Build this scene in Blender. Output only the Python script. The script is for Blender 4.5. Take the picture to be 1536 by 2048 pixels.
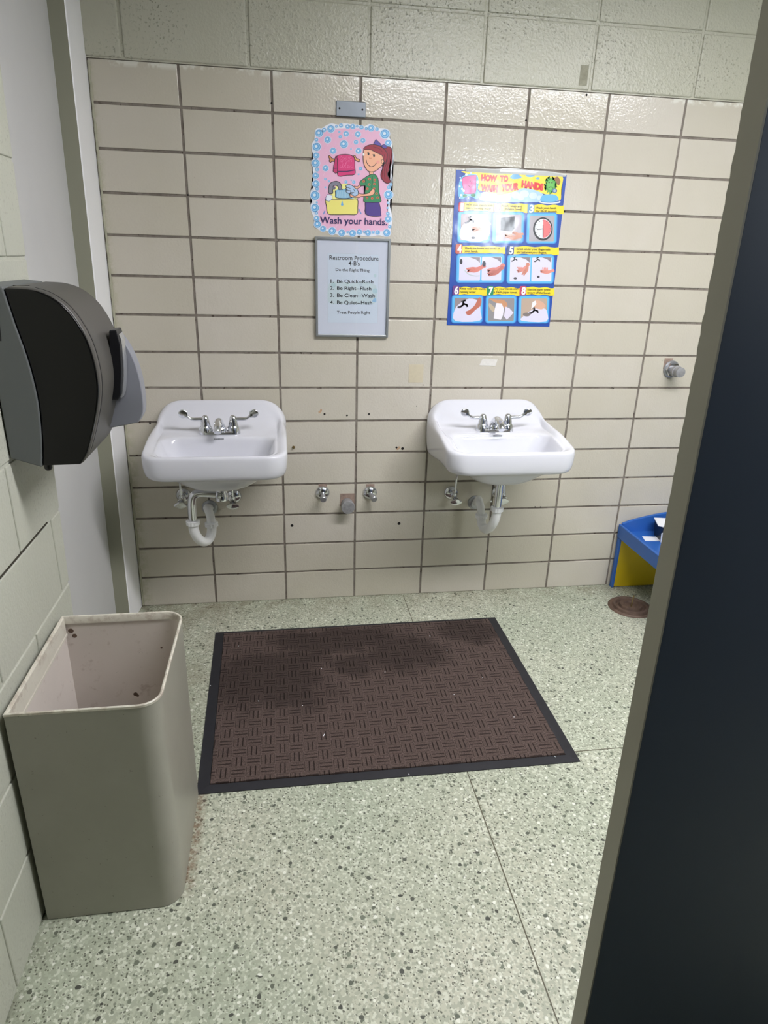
import bpy, bmesh, math, random
import numpy as np
from mathutils import Vector, Matrix, Euler
random.seed(7)
for o in list(bpy.data.objects): bpy.data.objects.remove(o)
S = bpy.context.scene
C = S.collection
PI = math.pi

# ------------------------------------------------------------------ camera
CAMP = (0.31378, -2.66022, 1.45260); CAMR = (1.200509, -0.027868, -0.146654); FPX = 1327.25
cd = bpy.data.cameras.new('camera'); cam = bpy.data.objects.new('camera', cd); C.objects.link(cam)
cam.location = CAMP; cam.rotation_euler = CAMR
cd.sensor_fit = 'VERTICAL'; cd.sensor_height = 24.0; cd.lens = FPX / 2048 * 24.0; cd.clip_start = 0.02
S.camera = cam
# ------------------------------------------------------------------ colour management, world
S.view_settings.view_transform = 'Standard'
S.view_settings.look = 'None'
S.view_settings.gamma = 1.0
S.view_settings.use_curve_mapping = False
S.view_settings.exposure = 0.70
LAMP = 25.0          # strength of the ceiling tubes
WIN = 10.5            # daylight through the high window
W = bpy.data.worlds.new('world'); S.world = W; W.use_nodes = True
W.node_tree.nodes['Background'].inputs[0].default_value = (0.75, 0.85, 1.0, 1)
W.node_tree.nodes['Background'].inputs[1].default_value = 1.5
WX0, WX1, WZ0, WZ1, WY = 1.72, 2.09, 1.56, 1.98, -2.60
ld = bpy.data.lights.new('window_daylight', 'AREA'); ld.shape = 'RECTANGLE'; ld.size = WX1 - WX0; ld.size_y = WZ1 - WZ0
ld.energy = WIN; ld.color = (0.88, 0.94, 1.0)
lo = bpy.data.objects.new('window_daylight', ld); C.objects.link(lo)
lo.location = ((WX0 + WX1) / 2, WY - 0.12, (WZ0 + WZ1) / 2); lo.rotation_euler = (PI / 2, 0, 0)

# ------------------------------------------------------------------ helpers
def lin(c):
    return tuple(((v / 255) / 12.92 if v / 255 <= 0.04045 else ((v / 255 + 0.055) / 1.055) ** 2.4) for v in c[:3]) + (1,)

class NT:
    def __init__(s, m): s.t = m.node_tree; s.n = s.t.nodes; s.l = s.t.links
    def add(s, typ, **kw):
        n = s.n.new(typ)
        for k, v in kw.items(): setattr(n, k, v)
        return n
    def link(s, a, b): s.l.new(a, b)
    def val(s, sock, v):
        if hasattr(v, 'is_output') or isinstance(v, bpy.types.NodeSocket): s.l.new(v, sock)
        else: sock.default_value = v
    def math(s, op, a, b=None, c=None, clamp=False):
        n = s.n.new('ShaderNodeMath'); n.operation = op; n.use_clamp = clamp
        s.val(n.inputs[0], a)
        if b is not None: s.val(n.inputs[1], b)
        if c is not None: s.val(n.inputs[2], c)
        return n.outputs[0]
    def mix(s, fac, a, b, mode='MIX'):
        n = s.n.new('ShaderNodeMix'); n.data_type = 'RGBA'; n.blend_type = mode
        s.val(n.inputs[0], fac); s.val(n.inputs[6], a); s.val(n.inputs[7], b)
        return n.outputs[2]
    def noise(s, vec, scale, detail=2.0, rough=0.5):
        n = s.n.new('ShaderNodeTexNoise'); n.inputs['Scale'].default_value = scale
        n.inputs['Detail'].default_value = detail; n.inputs['Roughness'].default_value = rough
        s.l.new(vec, n.inputs['Vector']); return n.outputs['Fac']
    def ramp(s, fac, lo, hi, a=0.0, b=1.0):
        n = s.n.new('ShaderNodeMapRange'); n.clamp = True
        s.val(n.inputs[0], fac); n.inputs[1].default_value = lo; n.inputs[2].default_value = hi
        n.inputs[3].default_value = a; n.inputs[4].default_value = b
        return n.outputs[0]
    def bump(s, h, strength, dist):
        n = s.n.new('ShaderNodeBump'); n.inputs['Strength'].default_value = strength; n.inputs['Distance'].default_value = dist
        s.l.new(h, n.inputs['Height']); return n.outputs[0]
    def pos(s):
        return s.n.new('ShaderNodeNewGeometry').outputs['Position']

def mat(name, col, rough=0.5, metal=0.0, bump=None, coat=0.0, spec=0.5, var=0.0, vscale=3.0):
    m = bpy.data.materials.new(name); m.use_nodes = True
    t = NT(m); b = t.n['Principled BSDF']
    b.inputs['Base Color'].default_value = lin(col); b.inputs['Roughness'].default_value = rough
    b.inputs['Metallic'].default_value = metal; b.inputs['Coat Weight'].default_value = coat
    b.inputs['Specular IOR Level'].default_value = spec
    b.inputs['Coat Roughness'].default_value = 0.1
    if var:
        f = t.ramp(t.noise(t.pos(), vscale, 4.0, 0.6), 0.3, 0.7, 1 - var, 1 + var)
        cc = t.n.new('ShaderNodeVectorMath'); cc.operation = 'SCALE'
        cc.inputs[0].default_value = lin(col)[:3]; t.link(f, cc.inputs['Scale'])
        t.link(cc.outputs[0], b.inputs['Base Color'])
    if bump:
        sc, st, di = bump
        nn = t.bump(t.noise(t.pos(), sc, 3.0, 0.55), st, di)
        t.link(nn, b.inputs['Normal']); 
    return m

def new_obj(name, me, parent=None, m=None, smooth=False):
    o = bpy.data.objects.new(name, me); C.objects.link(o)
    if m is not None:
        for q in (m if isinstance(m, list) else [m]): me.materials.append(q)
    if parent is not None: o.parent = parent; o.matrix_parent_inverse = parent.matrix_basis.inverted()
    if smooth:
        for f in me.polygons: f.use_smooth = True
    return o

def build(name, bm, m, parent=None, smooth=False, bevel=0.0, segs=2, angle=35, fix=True):
    me = bpy.data.meshes.new(name)
    if fix: bmesh.ops.recalc_face_normals(bm, faces=bm.faces)
    bm.to_mesh(me); bm.free()
    o = new_obj(name, me, parent, m, smooth)
    if smooth:
        try: me.set_sharp_from_angle(angle=math.radians(angle))
        except Exception: pass
    if bevel:
        md = o.modifiers.new('bevel', 'BEVEL'); md.width = bevel; md.segments = segs; md.limit_method = 'ANGLE'; md.angle_limit = math.radians(40)
        md.harden_normals = False
    return o

def empty(name, loc):
    o = bpy.data.objects.new(name, None); C.objects.link(o); o.location = loc; o.empty_display_size = 0.1
    return o

def tag(o, label=None, cat=None, group=None, kind=None):
    if label: o['label'] = label
    if cat: o['category'] = cat
    if group: o['group'] = group
    if kind: o['kind'] = kind
    return o

def box(bm, x0, x1, y0, y1, z0, z1):
    v = [bm.verts.new(p) for p in ((x0,y0,z0),(x1,y0,z0),(x1,y1,z0),(x0,y1,z0),(x0,y0,z1),(x1,y0,z1),(x1,y1,z1),(x0,y1,z1))]
    return [bm.faces.new([v[i] for i in f]) for f in ((0,3,2,1),(4,5,6,7),(0,1,5,4),(1,2,6,5),(2,3,7,6),(3,0,4,7))]

def hexa(bm, lo4, hi4):
    a = [bm.verts.new(p) for p in lo4]; b = [bm.verts.new(p) for p in hi4]; n = len(a)
    bm.faces.new(a[::-1]); bm.faces.new(b)
    for i in range(n): bm.faces.new((a[i], a[(i+1) % n], b[(i+1) % n], b[i]))

def frame_of(d):
    d = Vector(d).normalized(); up = Vector((0,0,1)) if abs(d.z) < 0.9 else Vector((1,0,0))
    a = d.cross(up).normalized(); return a, a.cross(d).normalized()

def tube(bm, pts, rad, n=20, caps=True):
    pts = [Vector(p) for p in pts]
    if not isinstance(rad, (list, tuple)): rad = [rad] * len(pts)
    rings = []; a0, b0 = frame_of(pts[1] - pts[0]); prev = (pts[1] - pts[0]).normalized()
    for i, p in enumerate(pts):
        d = (pts[min(i+1, len(pts)-1)] - pts[max(i-1, 0)]).normalized()
        q = prev.rotation_difference(d); a0 = q @ a0; b0 = q @ b0; prev = d
        rings.append([bm.verts.new(p + (a0 * math.cos(2*PI*k/n) + b0 * math.sin(2*PI*k/n)) * rad[i]) for k in range(n)])
    for i in range(len(rings) - 1):
        for k in range(n): bm.faces.new((rings[i][k], rings[i][(k+1) % n], rings[i+1][(k+1) % n], rings[i+1][k]))
    if caps: bm.faces.new(rings[0][::-1]); bm.faces.new(rings[-1])

def lathe(bm, prof, origin, axis, n=32):
    """prof: list of (distance along axis, radius)"""
    o = Vector(origin); d = Vector(axis).normalized(); a, b = frame_of(d); rings = []
    for t, r in prof:
        c = o + d * t
        if r < 1e-6: rings.append([bm.verts.new(c)])
        else: rings.append([bm.verts.new(c + (a * math.cos(2*PI*k/n) + b * math.sin(2*PI*k/n)) * r) for k in range(n)])
    for i in range(len(rings) - 1):
        A, B = rings[i], rings[i+1]
        for k in range(n):
            k2 = (k + 1) % n
            if len(A) == 1 and len(B) == 1: continue
            if len(A) == 1: bm.faces.new((A[0], B[k2], B[k]))
            elif len(B) == 1: bm.faces.new((A[k], A[k2], B[0]))
            else: bm.faces.new((A[k], A[k2], B[k2], B[k]))
    if len(rings[0]) > 1: bm.faces.new(rings[0][::-1])
    if len(rings[-1]) > 1: bm.faces.new(rings[-1])

def arc(c, r, a0, a1, n, f):
    return [f(c, r, math.radians(a0 + (a1 - a0) * i / n)) for i in range(n + 1)]

def smooth_path(P, n=8):
    P = [Vector(p) for p in P]; out = []
    Q = [P[0]*2 - P[1]] + P + [P[-1]*2 - P[-2]]
    for i in range(1, len(Q) - 2):
        for k in range(n):
            t = k / n
            out.append(0.5 * ((2*Q[i]) + (-Q[i-1] + Q[i+1]) * t + (2*Q[i-1] - 5*Q[i] + 4*Q[i+1] - Q[i+2]) * t*t + (-Q[i-1] + 3*Q[i] - 3*Q[i+1] + Q[i+2]) * t**3))
    out.append(P[-1]); return out

# wall coordinates of a spot read off the photo: the spot's place on the wall plane y = 0
RM = np.array(Euler(CAMR, 'XYZ').to_matrix()); CP = np.array(CAMP)
def on_wall(px, py, y=0.0):
    d = RM @ np.array([(px - 768) / FPX, (1024 - py) / FPX, -1.0]); t = (y - CP[1]) / d[1]
    h = CP + t * d; return float(h[0]), float(h[2])

# ------------------------------------------------------------------ materials
def tile_mat():
    m = bpy.data.materials.new('glazed_tile'); m.use_nodes = True; t = NT(m); b = t.n['Principled BSDF']; P = t.pos()
    at = t.add('ShaderNodeAttribute', attribute_name='tile_rand')
    base = t.mix(at.outputs['Fac'], lin((201, 195, 179)), lin((210, 204, 192)))
    blot = t.ramp(t.noise(P, 2.2, 3, 0.6), 0.4, 0.65)
    base = t.mix(t.math('MULTIPLY', blot, 0.5), base, lin((196, 190, 172)))
    sep = t.add('ShaderNodeSeparateXYZ'); t.link(P, sep.inputs[0])
    # smears of wall paint below the top edge of the tiling and beside the corner post
    band = t.ramp(sep.outputs['Z'], 2.000, 2.012); nz = t.ramp(t.noise(P, 9, 4, 0.7), 0.50, 0.56)
    base = t.mix(t.math('MULTIPLY', t.math('MULTIPLY', band, nz), 0.7), base, lin((232, 232, 222)))
    nx = t.ramp(t.noise(P, 28, 5, 0.75), 0.44, 0.56); bx = t.ramp(sep.outputs['X'], -0.262, -0.285)
    base = t.mix(t.math('MULTIPLY', t.math('MULTIPLY', bx, nx), 0.7), base, lin((186, 184, 158)))
    spk = t.ramp(t.noise(P, 90, 2, 0.5), 0.74, 0.78)
    base = t.mix(t.math('MULTIPLY', spk, 0.35), base, lin((110, 100, 84)))
    t.link(base, b.inputs['Base Color']); b.inputs['Roughness'].default_value = 0.17
    h = t.noise(P, 135, 1.5, 0.45); h2 = t.noise(P, 26, 2, 0.5)
    hh = t.math('ADD', h, t.math('MULTIPLY', h2, 1.2))
    t.link(t.bump(hh, 0.30, 0.0026), b.inputs['Normal'])
    return m
def grout_mat():
    m = bpy.data.materials.new('grout'); m.use_nodes = True; t = NT(m); b = t.n['Principled BSDF']; P = t.pos()
    f = t.ramp(t.noise(P, 14, 5, 0.7), 0.35, 0.7)
    c = t.mix(f, lin((110, 101, 92)), lin((150, 142, 132)))
    t.link(t.mix(t.ramp(t.noise(P, 42, 3, 0.6), 0.62, 0.7), c, lin((70, 58, 48))), b.inputs['Base Color']); b.inputs['Roughness'].default_value = 0.85
    return m
def paint_mat(name, c1, c2, bs=0.5, pits=0.0, rough=0.33, scale=120):
    m = bpy.data.materials.new(name); m.use_nodes = True; t = NT(m); b = t.n['Principled BSDF']; P = t.pos()
    base = t.mix(t.ramp(t.noise(P, 1.6, 3, 0.5), 0.35, 0.65), lin(c1), lin(c2))
    if pits:
        pt = t.ramp(t.noise(P, 120, 2, 0.5), 0.58, 0.67)
        sep = t.add('ShaderNodeSeparateXYZ'); t.link(P, sep.inputs[0])
        mask = t.ramp(t.noise(P, 3.2, 2, 0.5), 0.40, 0.60)
        base = t.mix(t.math('MULTIPLY', t.math('MULTIPLY', pt, mask), pits), base, lin((96, 94, 78)))
    t.link(base, b.inputs['Base Color']); b.inputs['Roughness'].default_value = rough
    h = t.math('ADD', t.noise(P, scale, 2.5, 0.55), t.math('MULTIPLY', t.noise(P, scale * 0.3, 2, 0.5), 0.8))
    t.link(t.bump(h, bs, 0.004), b.inputs['Normal'])
    return m
def terrazzo_mat():
    m = bpy.data.materials.new('terrazzo'); m.use_nodes = True; t = NT(m); b = t.n['Principled BSDF']; P = t.pos()
    def vor(scale, rnd=1.0):
        wp = t.add('ShaderNodeVectorMath', operation='ADD'); t.link(P, wp.inputs[0])
        nz = t.n.new('ShaderNodeTexNoise'); nz.inputs['Scale'].default_value = scale * 0.9; t.link(P, nz.inputs['Vector'])
        sc = t.add('ShaderNodeVectorMath', operation='SCALE'); t.link(nz.outputs['Color'], sc.inputs[0]); sc.inputs['Scale'].default_value = 0.7 / scale
        t.link(sc.outputs[0], wp.inputs[1])
        v = t.add('ShaderNodeTexVoronoi'); v.inputs['Scale'].default_value = scale; t.link(wp.outputs[0], v.inputs['Vector'])
        s = t.add('ShaderNodeSeparateColor'); t.link(v.outputs['Color'], s.inputs[0])
        return v.outputs['Distance'], s.outputs[0], s.outputs[1]
    d0, r0, g0 = vor(190); d1, r1, g1 = vor(118); d2, r2, g2 = vor(72)
    big = t.ramp(t.noise(P, 1.5, 3, 0.55), 0.38, 0.64)
    base = t.mix(big, lin((176, 184, 162)), lin((194, 195, 175)))
    base = t.mix(t.math('MULTIPLY', t.math('LESS_THAN', g0, 0.42), 0.6), base, lin((158, 163, 144)))
    base = t.mix(t.math('MULTIPLY', t.math('GREATER_THAN', g0, 0.80), 0.55), base, lin((222, 226, 210)))
    c1 = t.math('MULTIPLY', t.math('GREATER_THAN', r1, 0.79), t.ramp(d1, 0.44, 0.36))
    base = t.mix(t.math('MULTIPLY', c1, 0.70), base, t.mix(g1, lin((84, 90, 78)), lin((150, 158, 136))))
    c0 = t.math('MULTIPLY', t.math('GREATER_THAN', r0, 0.80), t.ramp(d0, 0.46, 0.38))
    base = t.mix(t.math('MULTIPLY', c0, 0.85), base, lin((74, 74, 62)))
    c2 = t.math('MULTIPLY', t.math('GREATER_THAN', r2, 0.90), t.ramp(d2, 0.42, 0.36))
    base = t.mix(c2, base, t.mix(g2, lin((66, 68, 60)), lin((122, 130, 112))))
    c3 = t.math('MULTIPLY', t.math('LESS_THAN', r2, 0.08), t.ramp(d2, 0.34, 0.26))
    base = t.mix(t.math('MULTIPLY', c3, 0.8), base, lin((240, 242, 230)))
    sep = t.add('ShaderNodeSeparateXYZ'); t.link(P, sep.inputs[0]); X, Y = sep.outputs['X'], sep.outputs['Y']
    # grime along the back wall and rust run beside the bin
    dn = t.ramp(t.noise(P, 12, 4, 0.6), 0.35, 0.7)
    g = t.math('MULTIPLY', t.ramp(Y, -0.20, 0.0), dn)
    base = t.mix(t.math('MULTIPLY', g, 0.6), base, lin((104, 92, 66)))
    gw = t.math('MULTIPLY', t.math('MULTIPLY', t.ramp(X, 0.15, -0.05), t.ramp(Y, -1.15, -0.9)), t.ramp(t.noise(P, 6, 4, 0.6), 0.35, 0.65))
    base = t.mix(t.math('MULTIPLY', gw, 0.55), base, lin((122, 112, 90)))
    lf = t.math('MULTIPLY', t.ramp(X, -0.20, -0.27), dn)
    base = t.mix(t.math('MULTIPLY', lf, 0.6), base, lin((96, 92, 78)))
    rs = t.math('MULTIPLY', t.ramp(t.math('ABSOLUTE', t.math('SUBTRACT', X, 0.050)), 0.026, 0.008), t.math('MULTIPLY', t.ramp(Y, -1.47, -1.40), t.ramp(Y, -1.02, -1.1)))
    base = t.mix(t.math('MULTIPLY', t.math('MULTIPLY', rs, t.ramp(t.noise(P, 60, 4, 0.7), 0.35, 0.6)), 0.75), base, lin((112, 78, 52)))
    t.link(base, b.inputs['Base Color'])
    t.link(t.ramp(t.noise(P, 7, 4, 0.6), 0.3, 0.7, 0.42, 0.6), b.inputs['Roughness'])
    t.link(t.bump(t.noise(P, 60, 2, 0.5), 0.08, 0.002), b.inputs['Normal'])
    return m

M = {}
M['tile'] = tile_mat(); M['grout'] = grout_mat()
M['block'] = paint_mat('painted_block', (184, 183, 164), (192, 191, 175), 0.55, pits=0.7, rough=0.2)
M['block_left'] = paint_mat('painted_block_left', (188, 190, 176), (196, 197, 184), 0.35, pits=0.25, rough=0.5)
M['panel'] = mat('grey_panel_paint', (206, 206, 206), 0.5, bump=(60, 0.06, 0.002), var=0.03)
M['post_face'] = mat('olive_grey_paint', (150, 150, 132), 0.5, bump=(60, 0.06, 0.002))
M['post_white'] = mat('white_gloss_paint', (250, 250, 252), 0.35, bump=(40, 0.05, 0.002))
M['terrazzo'] = terrazzo_mat()
M['strip'] = mat('divider_strip', (92, 88, 70), 0.5)
M['ceiling'] = mat('ceiling_white', (225, 225, 220), 0.8)
M['porcelain'] = mat('porcelain', (222, 223, 230), 0.09, coat=0.3)
M['chrome'] = mat('chrome', (222, 224, 228), 0.13, 1.0)
M['dull_chrome'] = mat('dull_metal', (170, 172, 176), 0.32, 0.7, bump=(120, 0.1, 0.001))
M['old_metal'] = mat('aged_metal', (158, 158, 160), 0.5, 0.35, bump=(150, 0.25, 0.001), var=0.2, vscale=60)
M['pvc'] = mat('white_pvc', (246, 247, 247), 0.3)
M['black_rubber'] = mat('black_rubber', (34, 34, 40), 0.55, bump=(80, 0.2, 0.001), var=0.15, vscale=20)
M['dark_plastic'] = mat('dark_grey_plastic', (78, 76, 72), 0.45, bump=(300, 0.08, 0.0006))
M['smoke_plastic'] = mat('smoked_plastic', (7, 7, 8), 0.15, spec=.35)
M['grey_plastic'] = mat('grey_plastic', (104, 108, 108), 0.5)
M['lever_plastic'] = mat('light_grey_plastic', (136, 138, 146), 0.4)
M['silver_badge'] = mat('silver_badge', (200, 202, 205), 0.25, 0.7)
M['black_plastic'] = mat('black_plastic', (22, 23, 28), 0.35)
def bin_mat(name, c, stain):
    m = bpy.data.materials.new(name); m.use_nodes = True; t = NT(m); b = t.n['Principled BSDF']; P = t.pos()
    base = t.mix(t.ramp(t.noise(P, 5, 4, 0.6), 0.35, 0.7), lin(c), lin(tuple(v - 8 for v in c)))
    base = t.mix(t.math('MULTIPLY', t.ramp(t.noise(P, 22, 6, 0.7), 0.58, 0.72), stain), base, lin((128, 96, 74)))
    sep = t.add('ShaderNodeSeparateXYZ'); t.link(P, sep.inputs[0])
    edge = t.math('MULTIPLY', t.ramp(sep.outputs['Z'], 0.55, 0.565), t.ramp(t.noise(P, 30, 5, 0.7), 0.48, 0.58))
    base = t.mix(t.math('MULTIPLY', edge, stain), base, lin((116, 78, 56)))
    base = t.mix(t.math('MULTIPLY', t.ramp(t.noise(P, 160, 2, 0.5), 0.73, 0.77), 0.5), base, lin((70, 60, 50)))
    t.link(base, b.inputs['Base Color']); b.inputs['Roughness'].default_value = 0.38
    return m
M['bin_out'] = bin_mat('bin_enamel_outside', (160, 158, 146), 0.0)
M['bin_in'] = bin_mat('bin_enamel_inside', (216, 208, 200), 0.4)
M['bin_rim'] = bin_mat('bin_enamel_rim', (216, 212, 198), 0.3)
def mat_carpet():
    m = bpy.data.materials.new('ribbed_carpet'); m.use_nodes = True; t = NT(m); b = t.n['Principled BSDF']
    tc = t.add('ShaderNodeTexCoord').outputs['Object']
    sep = t.add('ShaderNodeSeparateXYZ'); t.link(tc, sep.inputs[0]); X, Y = sep.outputs['X'], sep.outputs['Y']
    cell = 0.0435
    u = t.math('DIVIDE', X, cell); v = t.math('DIVIDE', Y, cell)
    fu = t.math('FRACT', t.math('ADD', u, 100)); fv = t.math('FRACT', t.math('ADD', v, 100))
    chk = t.math('MODULO', t.math('ADD', t.math('FLOOR', t.math('ADD', u, 100)), t.math('FLOOR', t.math('ADD', v, 100))), 2.0)
    def grooves(f, g):
        w = t.math('PINGPONG', t.math('MULTIPLY', f, 4.0), 0.5)     # 0 at groove
        w = t.math('PINGPONG', t.math('ADD', t.math('MULTIPLY', f, 3.0), 0.5), 0.5)
        gr = t.ramp(w, 0.34, 0.46)
        inside = t.math('MULTIPLY', t.ramp(g, 0.03, 0.08), t.ramp(g, 0.97, 0.92))
        return t.math('MULTIPLY', gr, inside)
    ga = grooves(fu, fv); gb = grooves(fv, fu)
    g = t.math('ADD', t.math('MULTIPLY', ga, chk), t.math('MULTIPLY', gb, t.math('SUBTRACT', 1.0, chk)))
    fuzz = t.noise(tc, 420, 3, 0.7)
    base = t.mix(t.ramp(fuzz, 0.3, 0.7), lin((60, 51, 48)), lin((112, 96, 90)))
    base = t.mix(t.math('MULTIPLY', g, 0.85), base, lin((34, 26, 25)))
    edge = t.math('MAXIMUM', t.ramp(t.math('PINGPONG', fu, 0.5), 0.035, 0.0), t.ramp(t.math('PINGPONG', fv, 0.5), 0.035, 0.0))
    base = t.mix(t.math('MULTIPLY', edge, 0.22), base, lin((168, 146, 138)))
    # damp patches: their own irregular outlines
    wn = t.noise(tc, 6, 3, 0.6)
    def blob(cx, cy, rx, ry):
        a = t.math('DIVIDE', t.math('SUBTRACT', X, cx), rx); c = t.math('DIVIDE', t.math('SUBTRACT', Y, cy), ry)
        r = t.math('SQRT', t.math('ADD', t.math('MULTIPLY', a, a), t.math('MULTIPLY', c, c)))
        return t.ramp(t.math('ADD', r, t.math('MULTIPLY', t.math('SUBTRACT', wn, 0.5), 1.8)), 1.25, 0.70)
    d = blob(-0.37, 0.10, 0.24, 0.20)
    for q in ((-0.12, 0.32, 0.30, 0.09), (0.14, 0.20, 0.17, 0.12), (0.44, 0.33, 0.13, 0.09), (-0.07, 0.14, 0.09, 0.07)):
        d = t.math('MAXIMUM', d, blob(*q))
    dk = t.n.new('ShaderNodeVectorMath'); dk.operation = 'SCALE'; t.link(base, dk.inputs[0]); t.link(t.math('SUBTRACT', 1.0, t.math('MULTIPLY', d, 0.42)), dk.inputs['Scale'])
    t.link(dk.outputs[0], b.inputs['Base Color']); b.inputs['Roughness'].default_value = 0.95; b.inputs['Specular IOR Level'].default_value = 0.15
    h = t.math('SUBTRACT', t.math('MULTIPLY', fuzz, 0.5), g)
    t.link(t.bump(h, 0.8, 0.003), b.inputs['Normal'])
    return m
M['carpet'] = mat_carpet()
M['navy'] = mat('navy_paint', (66, 78, 98), 0.45, var=0.05, vscale=2)
M['door_edge'] = mat('warm_grey_paint', (160, 157, 145), 0.55, bump=(30, 0.08, 0.003))
M['blue_paint'] = mat('blue_paint', (48, 102, 182), 0.35)
M['yellow_paint'] = mat('yellow_paint', (214, 184, 20), 0.4)
M['paper'] = mat('white_paper', (238, 240, 245), 0.7)
M['rust'] = mat('rusty_iron', (108, 88, 76), 0.6, 0.3, bump=(90, 0.5, 0.002), var=0.3, vscale=30)
M['rust_stain'] = mat('rust_stain', (192, 160, 128), 0.7, var=0.1, vscale=80)
M['bin_rust'] = mat('bin_rust', (104, 84, 70), 0.7, var=.2, vscale=90)
M['brass'] = mat('old_brass', (160, 140, 100), 0.4, 0.9)
M['hole'] = mat('dark_hole', (16, 12, 10), 0.9)
M['crack'] = mat('crack', (60, 56, 46), 0.9)
M['mortar_patch'] = mat('rough_mortar', (150, 130, 118), 0.9, bump=(160, 0.6, 0.002), var=0.25, vscale=50)
M['plate'] = mat('galvanised_plate', (124, 130, 136), 0.4, 0.6, var=0.08, vscale=12)
M['frame_metal'] = mat('silver_frame', (160, 164, 164), 0.35, 0.6)

# ------------------------------------------------------------------ the setting
XL, XR, YF, ZC = -0.267, 3.7, -4.2, 2.50
def structure(o, label): tag(o, label, kind='structure'); return o
# floor
bm = bmesh.new(); box(bm, -0.75, XR + 0.2, YF - 0.2, 0.19, -0.12, 0.0)
floor = structure(build('floor', bm, M['terrazzo']), 'speckled green grey terrazzo floor')
bm = bmesh.new(); box(bm, 0.8335, 0.8365, YF, -0.012, -0.01, 0.0006); box(bm, XL, XR, -1.0875, -1.0845, -0.01, 0.0006)
build('divider_strip', bm, M['strip'], floor)
# ceiling
bm = bmesh.new(); box(bm, -0.75, XR + 0.2, YF - 0.2, 0.2, ZC, ZC + 0.1)
structure(build('ceiling', bm, M['ceiling']), 'plain white ceiling above the room')
# back wall: glazed tiles in straight rows, painted blocks above
ROW, COL, G = 0.13547, 0.3048, 0.0085; ZT = 2.032
wall = None
bm = bmesh.new(); box(bm, -0.75, XR, 0.0035, 0.2, 0.0, ZC)
wall = structure(build('wall_back', bm, M['grout']), 'back wall of beige glazed tiles below painted blocks')
bm = bmesh.new(); lay = bm.loops.layers.float.new('tile_rand')
def tile_left(z): return -0.306 + 0.011 * z
for j in range(15):
    z1 = ZT - ROW * j - G / 2; z0 = ZT - ROW * (j + 1) + G / 2
    if j == 0: z1 = 2.0205
    if j == 14: z0 = 0.001
    for i in range(-1, 13):
        x0 = i * COL + G / 2 ; x1 = (i + 1) * COL - G / 2 ; 
        if i == -1: x0 = tile_left((z0 + z1) / 2)
        dy = random.uniform(-0.0004, 0.0004)
        fs = box(bm, x0, min(x1, XR), dy, 0.006, z0, z1); r = random.random()
        for f in fs:
            for l in f.loops: l[lay] = r
build('tile_field', bm, M['tile'], wall, bevel=0.0016, segs=2)
bm = bmesh.new()
BW, BH, GB = 0.4040, 0.2032, 0.009
for j in range(3):
    z0 = 2.027 + BH * j + GB / 2 * (j > 0); z1 = 2.027 + BH * (j + 1) - GB / 2
    for i in range(-1, 10):
        x0 = -0.172 + BW * i + GB / 2; x1 = -0.172 + BW * (i + 1) - GB / 2
        if i == -1: x0 = -0.29
        box(bm, x0, min(x1, XR), -0.007, 0.004, z0, min(z1, ZC))
build('painted_blocks', bm, M['block'], wall, bevel=0.0045, segs=3)
bm = bmesh.new(); box(bm, -0.29, XR, -0.0012, 0.004, 2.0225, ZC)
build('block_joint', bm, M['block'], wall)
# old scraped patch on the painted block by the corner of two blocks
bm = bmesh.new()
x, z = on_wall(1172, 150); box(bm, x - 0.026, x + 0.004, -0.0082, -0.0068, z - 0.035, z + 0.028)
build('scraped_patch', bm, mat('scraped_paint', (150, 148, 128), 0.6, bump=(120, 0.8, 0.004), var=0.2, vscale=40), wall)
# small drilled holes and chips in the tiling
for px, py, r in ((649,828,.0042),(694,831,.0038),(738,828,.004),(793,895,.0045),(805,897,.006),(584,1051,.0062),(798,1047,.0068),
                  (1173,190,.004),(1052,240,.004),(1117,423,.003),(1129,423,.003),(543,206,.0035),(846,770,.0022),(833,812,.002),(1070,1014,.003),(1081,1014,.003),
                  (376,390,.003),(300,846,.004),(1226,777,.003)):
    bm = bmesh.new(); x, z = on_wall(px, py); lathe(bm, [(0, r), (0.0008, r * 0.9)], (x, -0.0006, z), (0, -1, 0), 14)
    build('anchor_hole', bm, M['hole'], wall)
for px, py, w, h in ((641,823,.010,.013),(797,897,.010,.008)):
    bm = bmesh.new(); x, z = on_wall(px, py)
    R_ = [bm.verts.new((x + w * q * math.cos(a), -.0005, z + w * q * 1.1 * math.sin(a))) for a, q in ((.2, .6), (.9, 1.0), (1.6, .9), (2.4, .4), (3.0, .9), (3.9, 1.0), (4.6, .5), (5.5, .35))]
    f_ = bm.faces.new(R_); g3 = bmesh.ops.extrude_face_region(bm, geom=[f_])
    for v in g3['geom']:
        if isinstance(v, bmesh.types.BMVert): v.co.y -= .0003
    build('rust_mark', bm, M['rust_stain'], wall)
bm = bmesh.new()
for px, py, w, h in ((977,724,.038,.022),(1214,777,.0,.0)):
    if w:
        x, z = on_wall(px, py); hexa(bm, [(x-w,-.0006,z-h*.6),(x+w*.8,-.0006,z-h*.75),(x+w,-.0006,z+h*.5),(x-w*.7,-.0006,z+h*.55)], [(x-w,-.0012,z-h*.6),(x+w*.8,-.0012,z-h*.75),(x+w,-.0012,z+h*.5),(x-w*.7,-.0012,z+h*.55)])
build('paper_scrap', bm, mat('torn_paper', (222, 219, 212), 0.7, var=0.05, vscale=90), wall)
bm = bmesh.new()
for px, py, w, h in ((832,747,.030,.036),):
    x, z = on_wall(px, py); box(bm, x - w, x + w, -0.0009, -0.0005, z - h, z + h)
build('tape_residue', bm, mat('tape_residue', (204, 194, 168), 0.45, var=0.05, vscale=60), wall)
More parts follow.
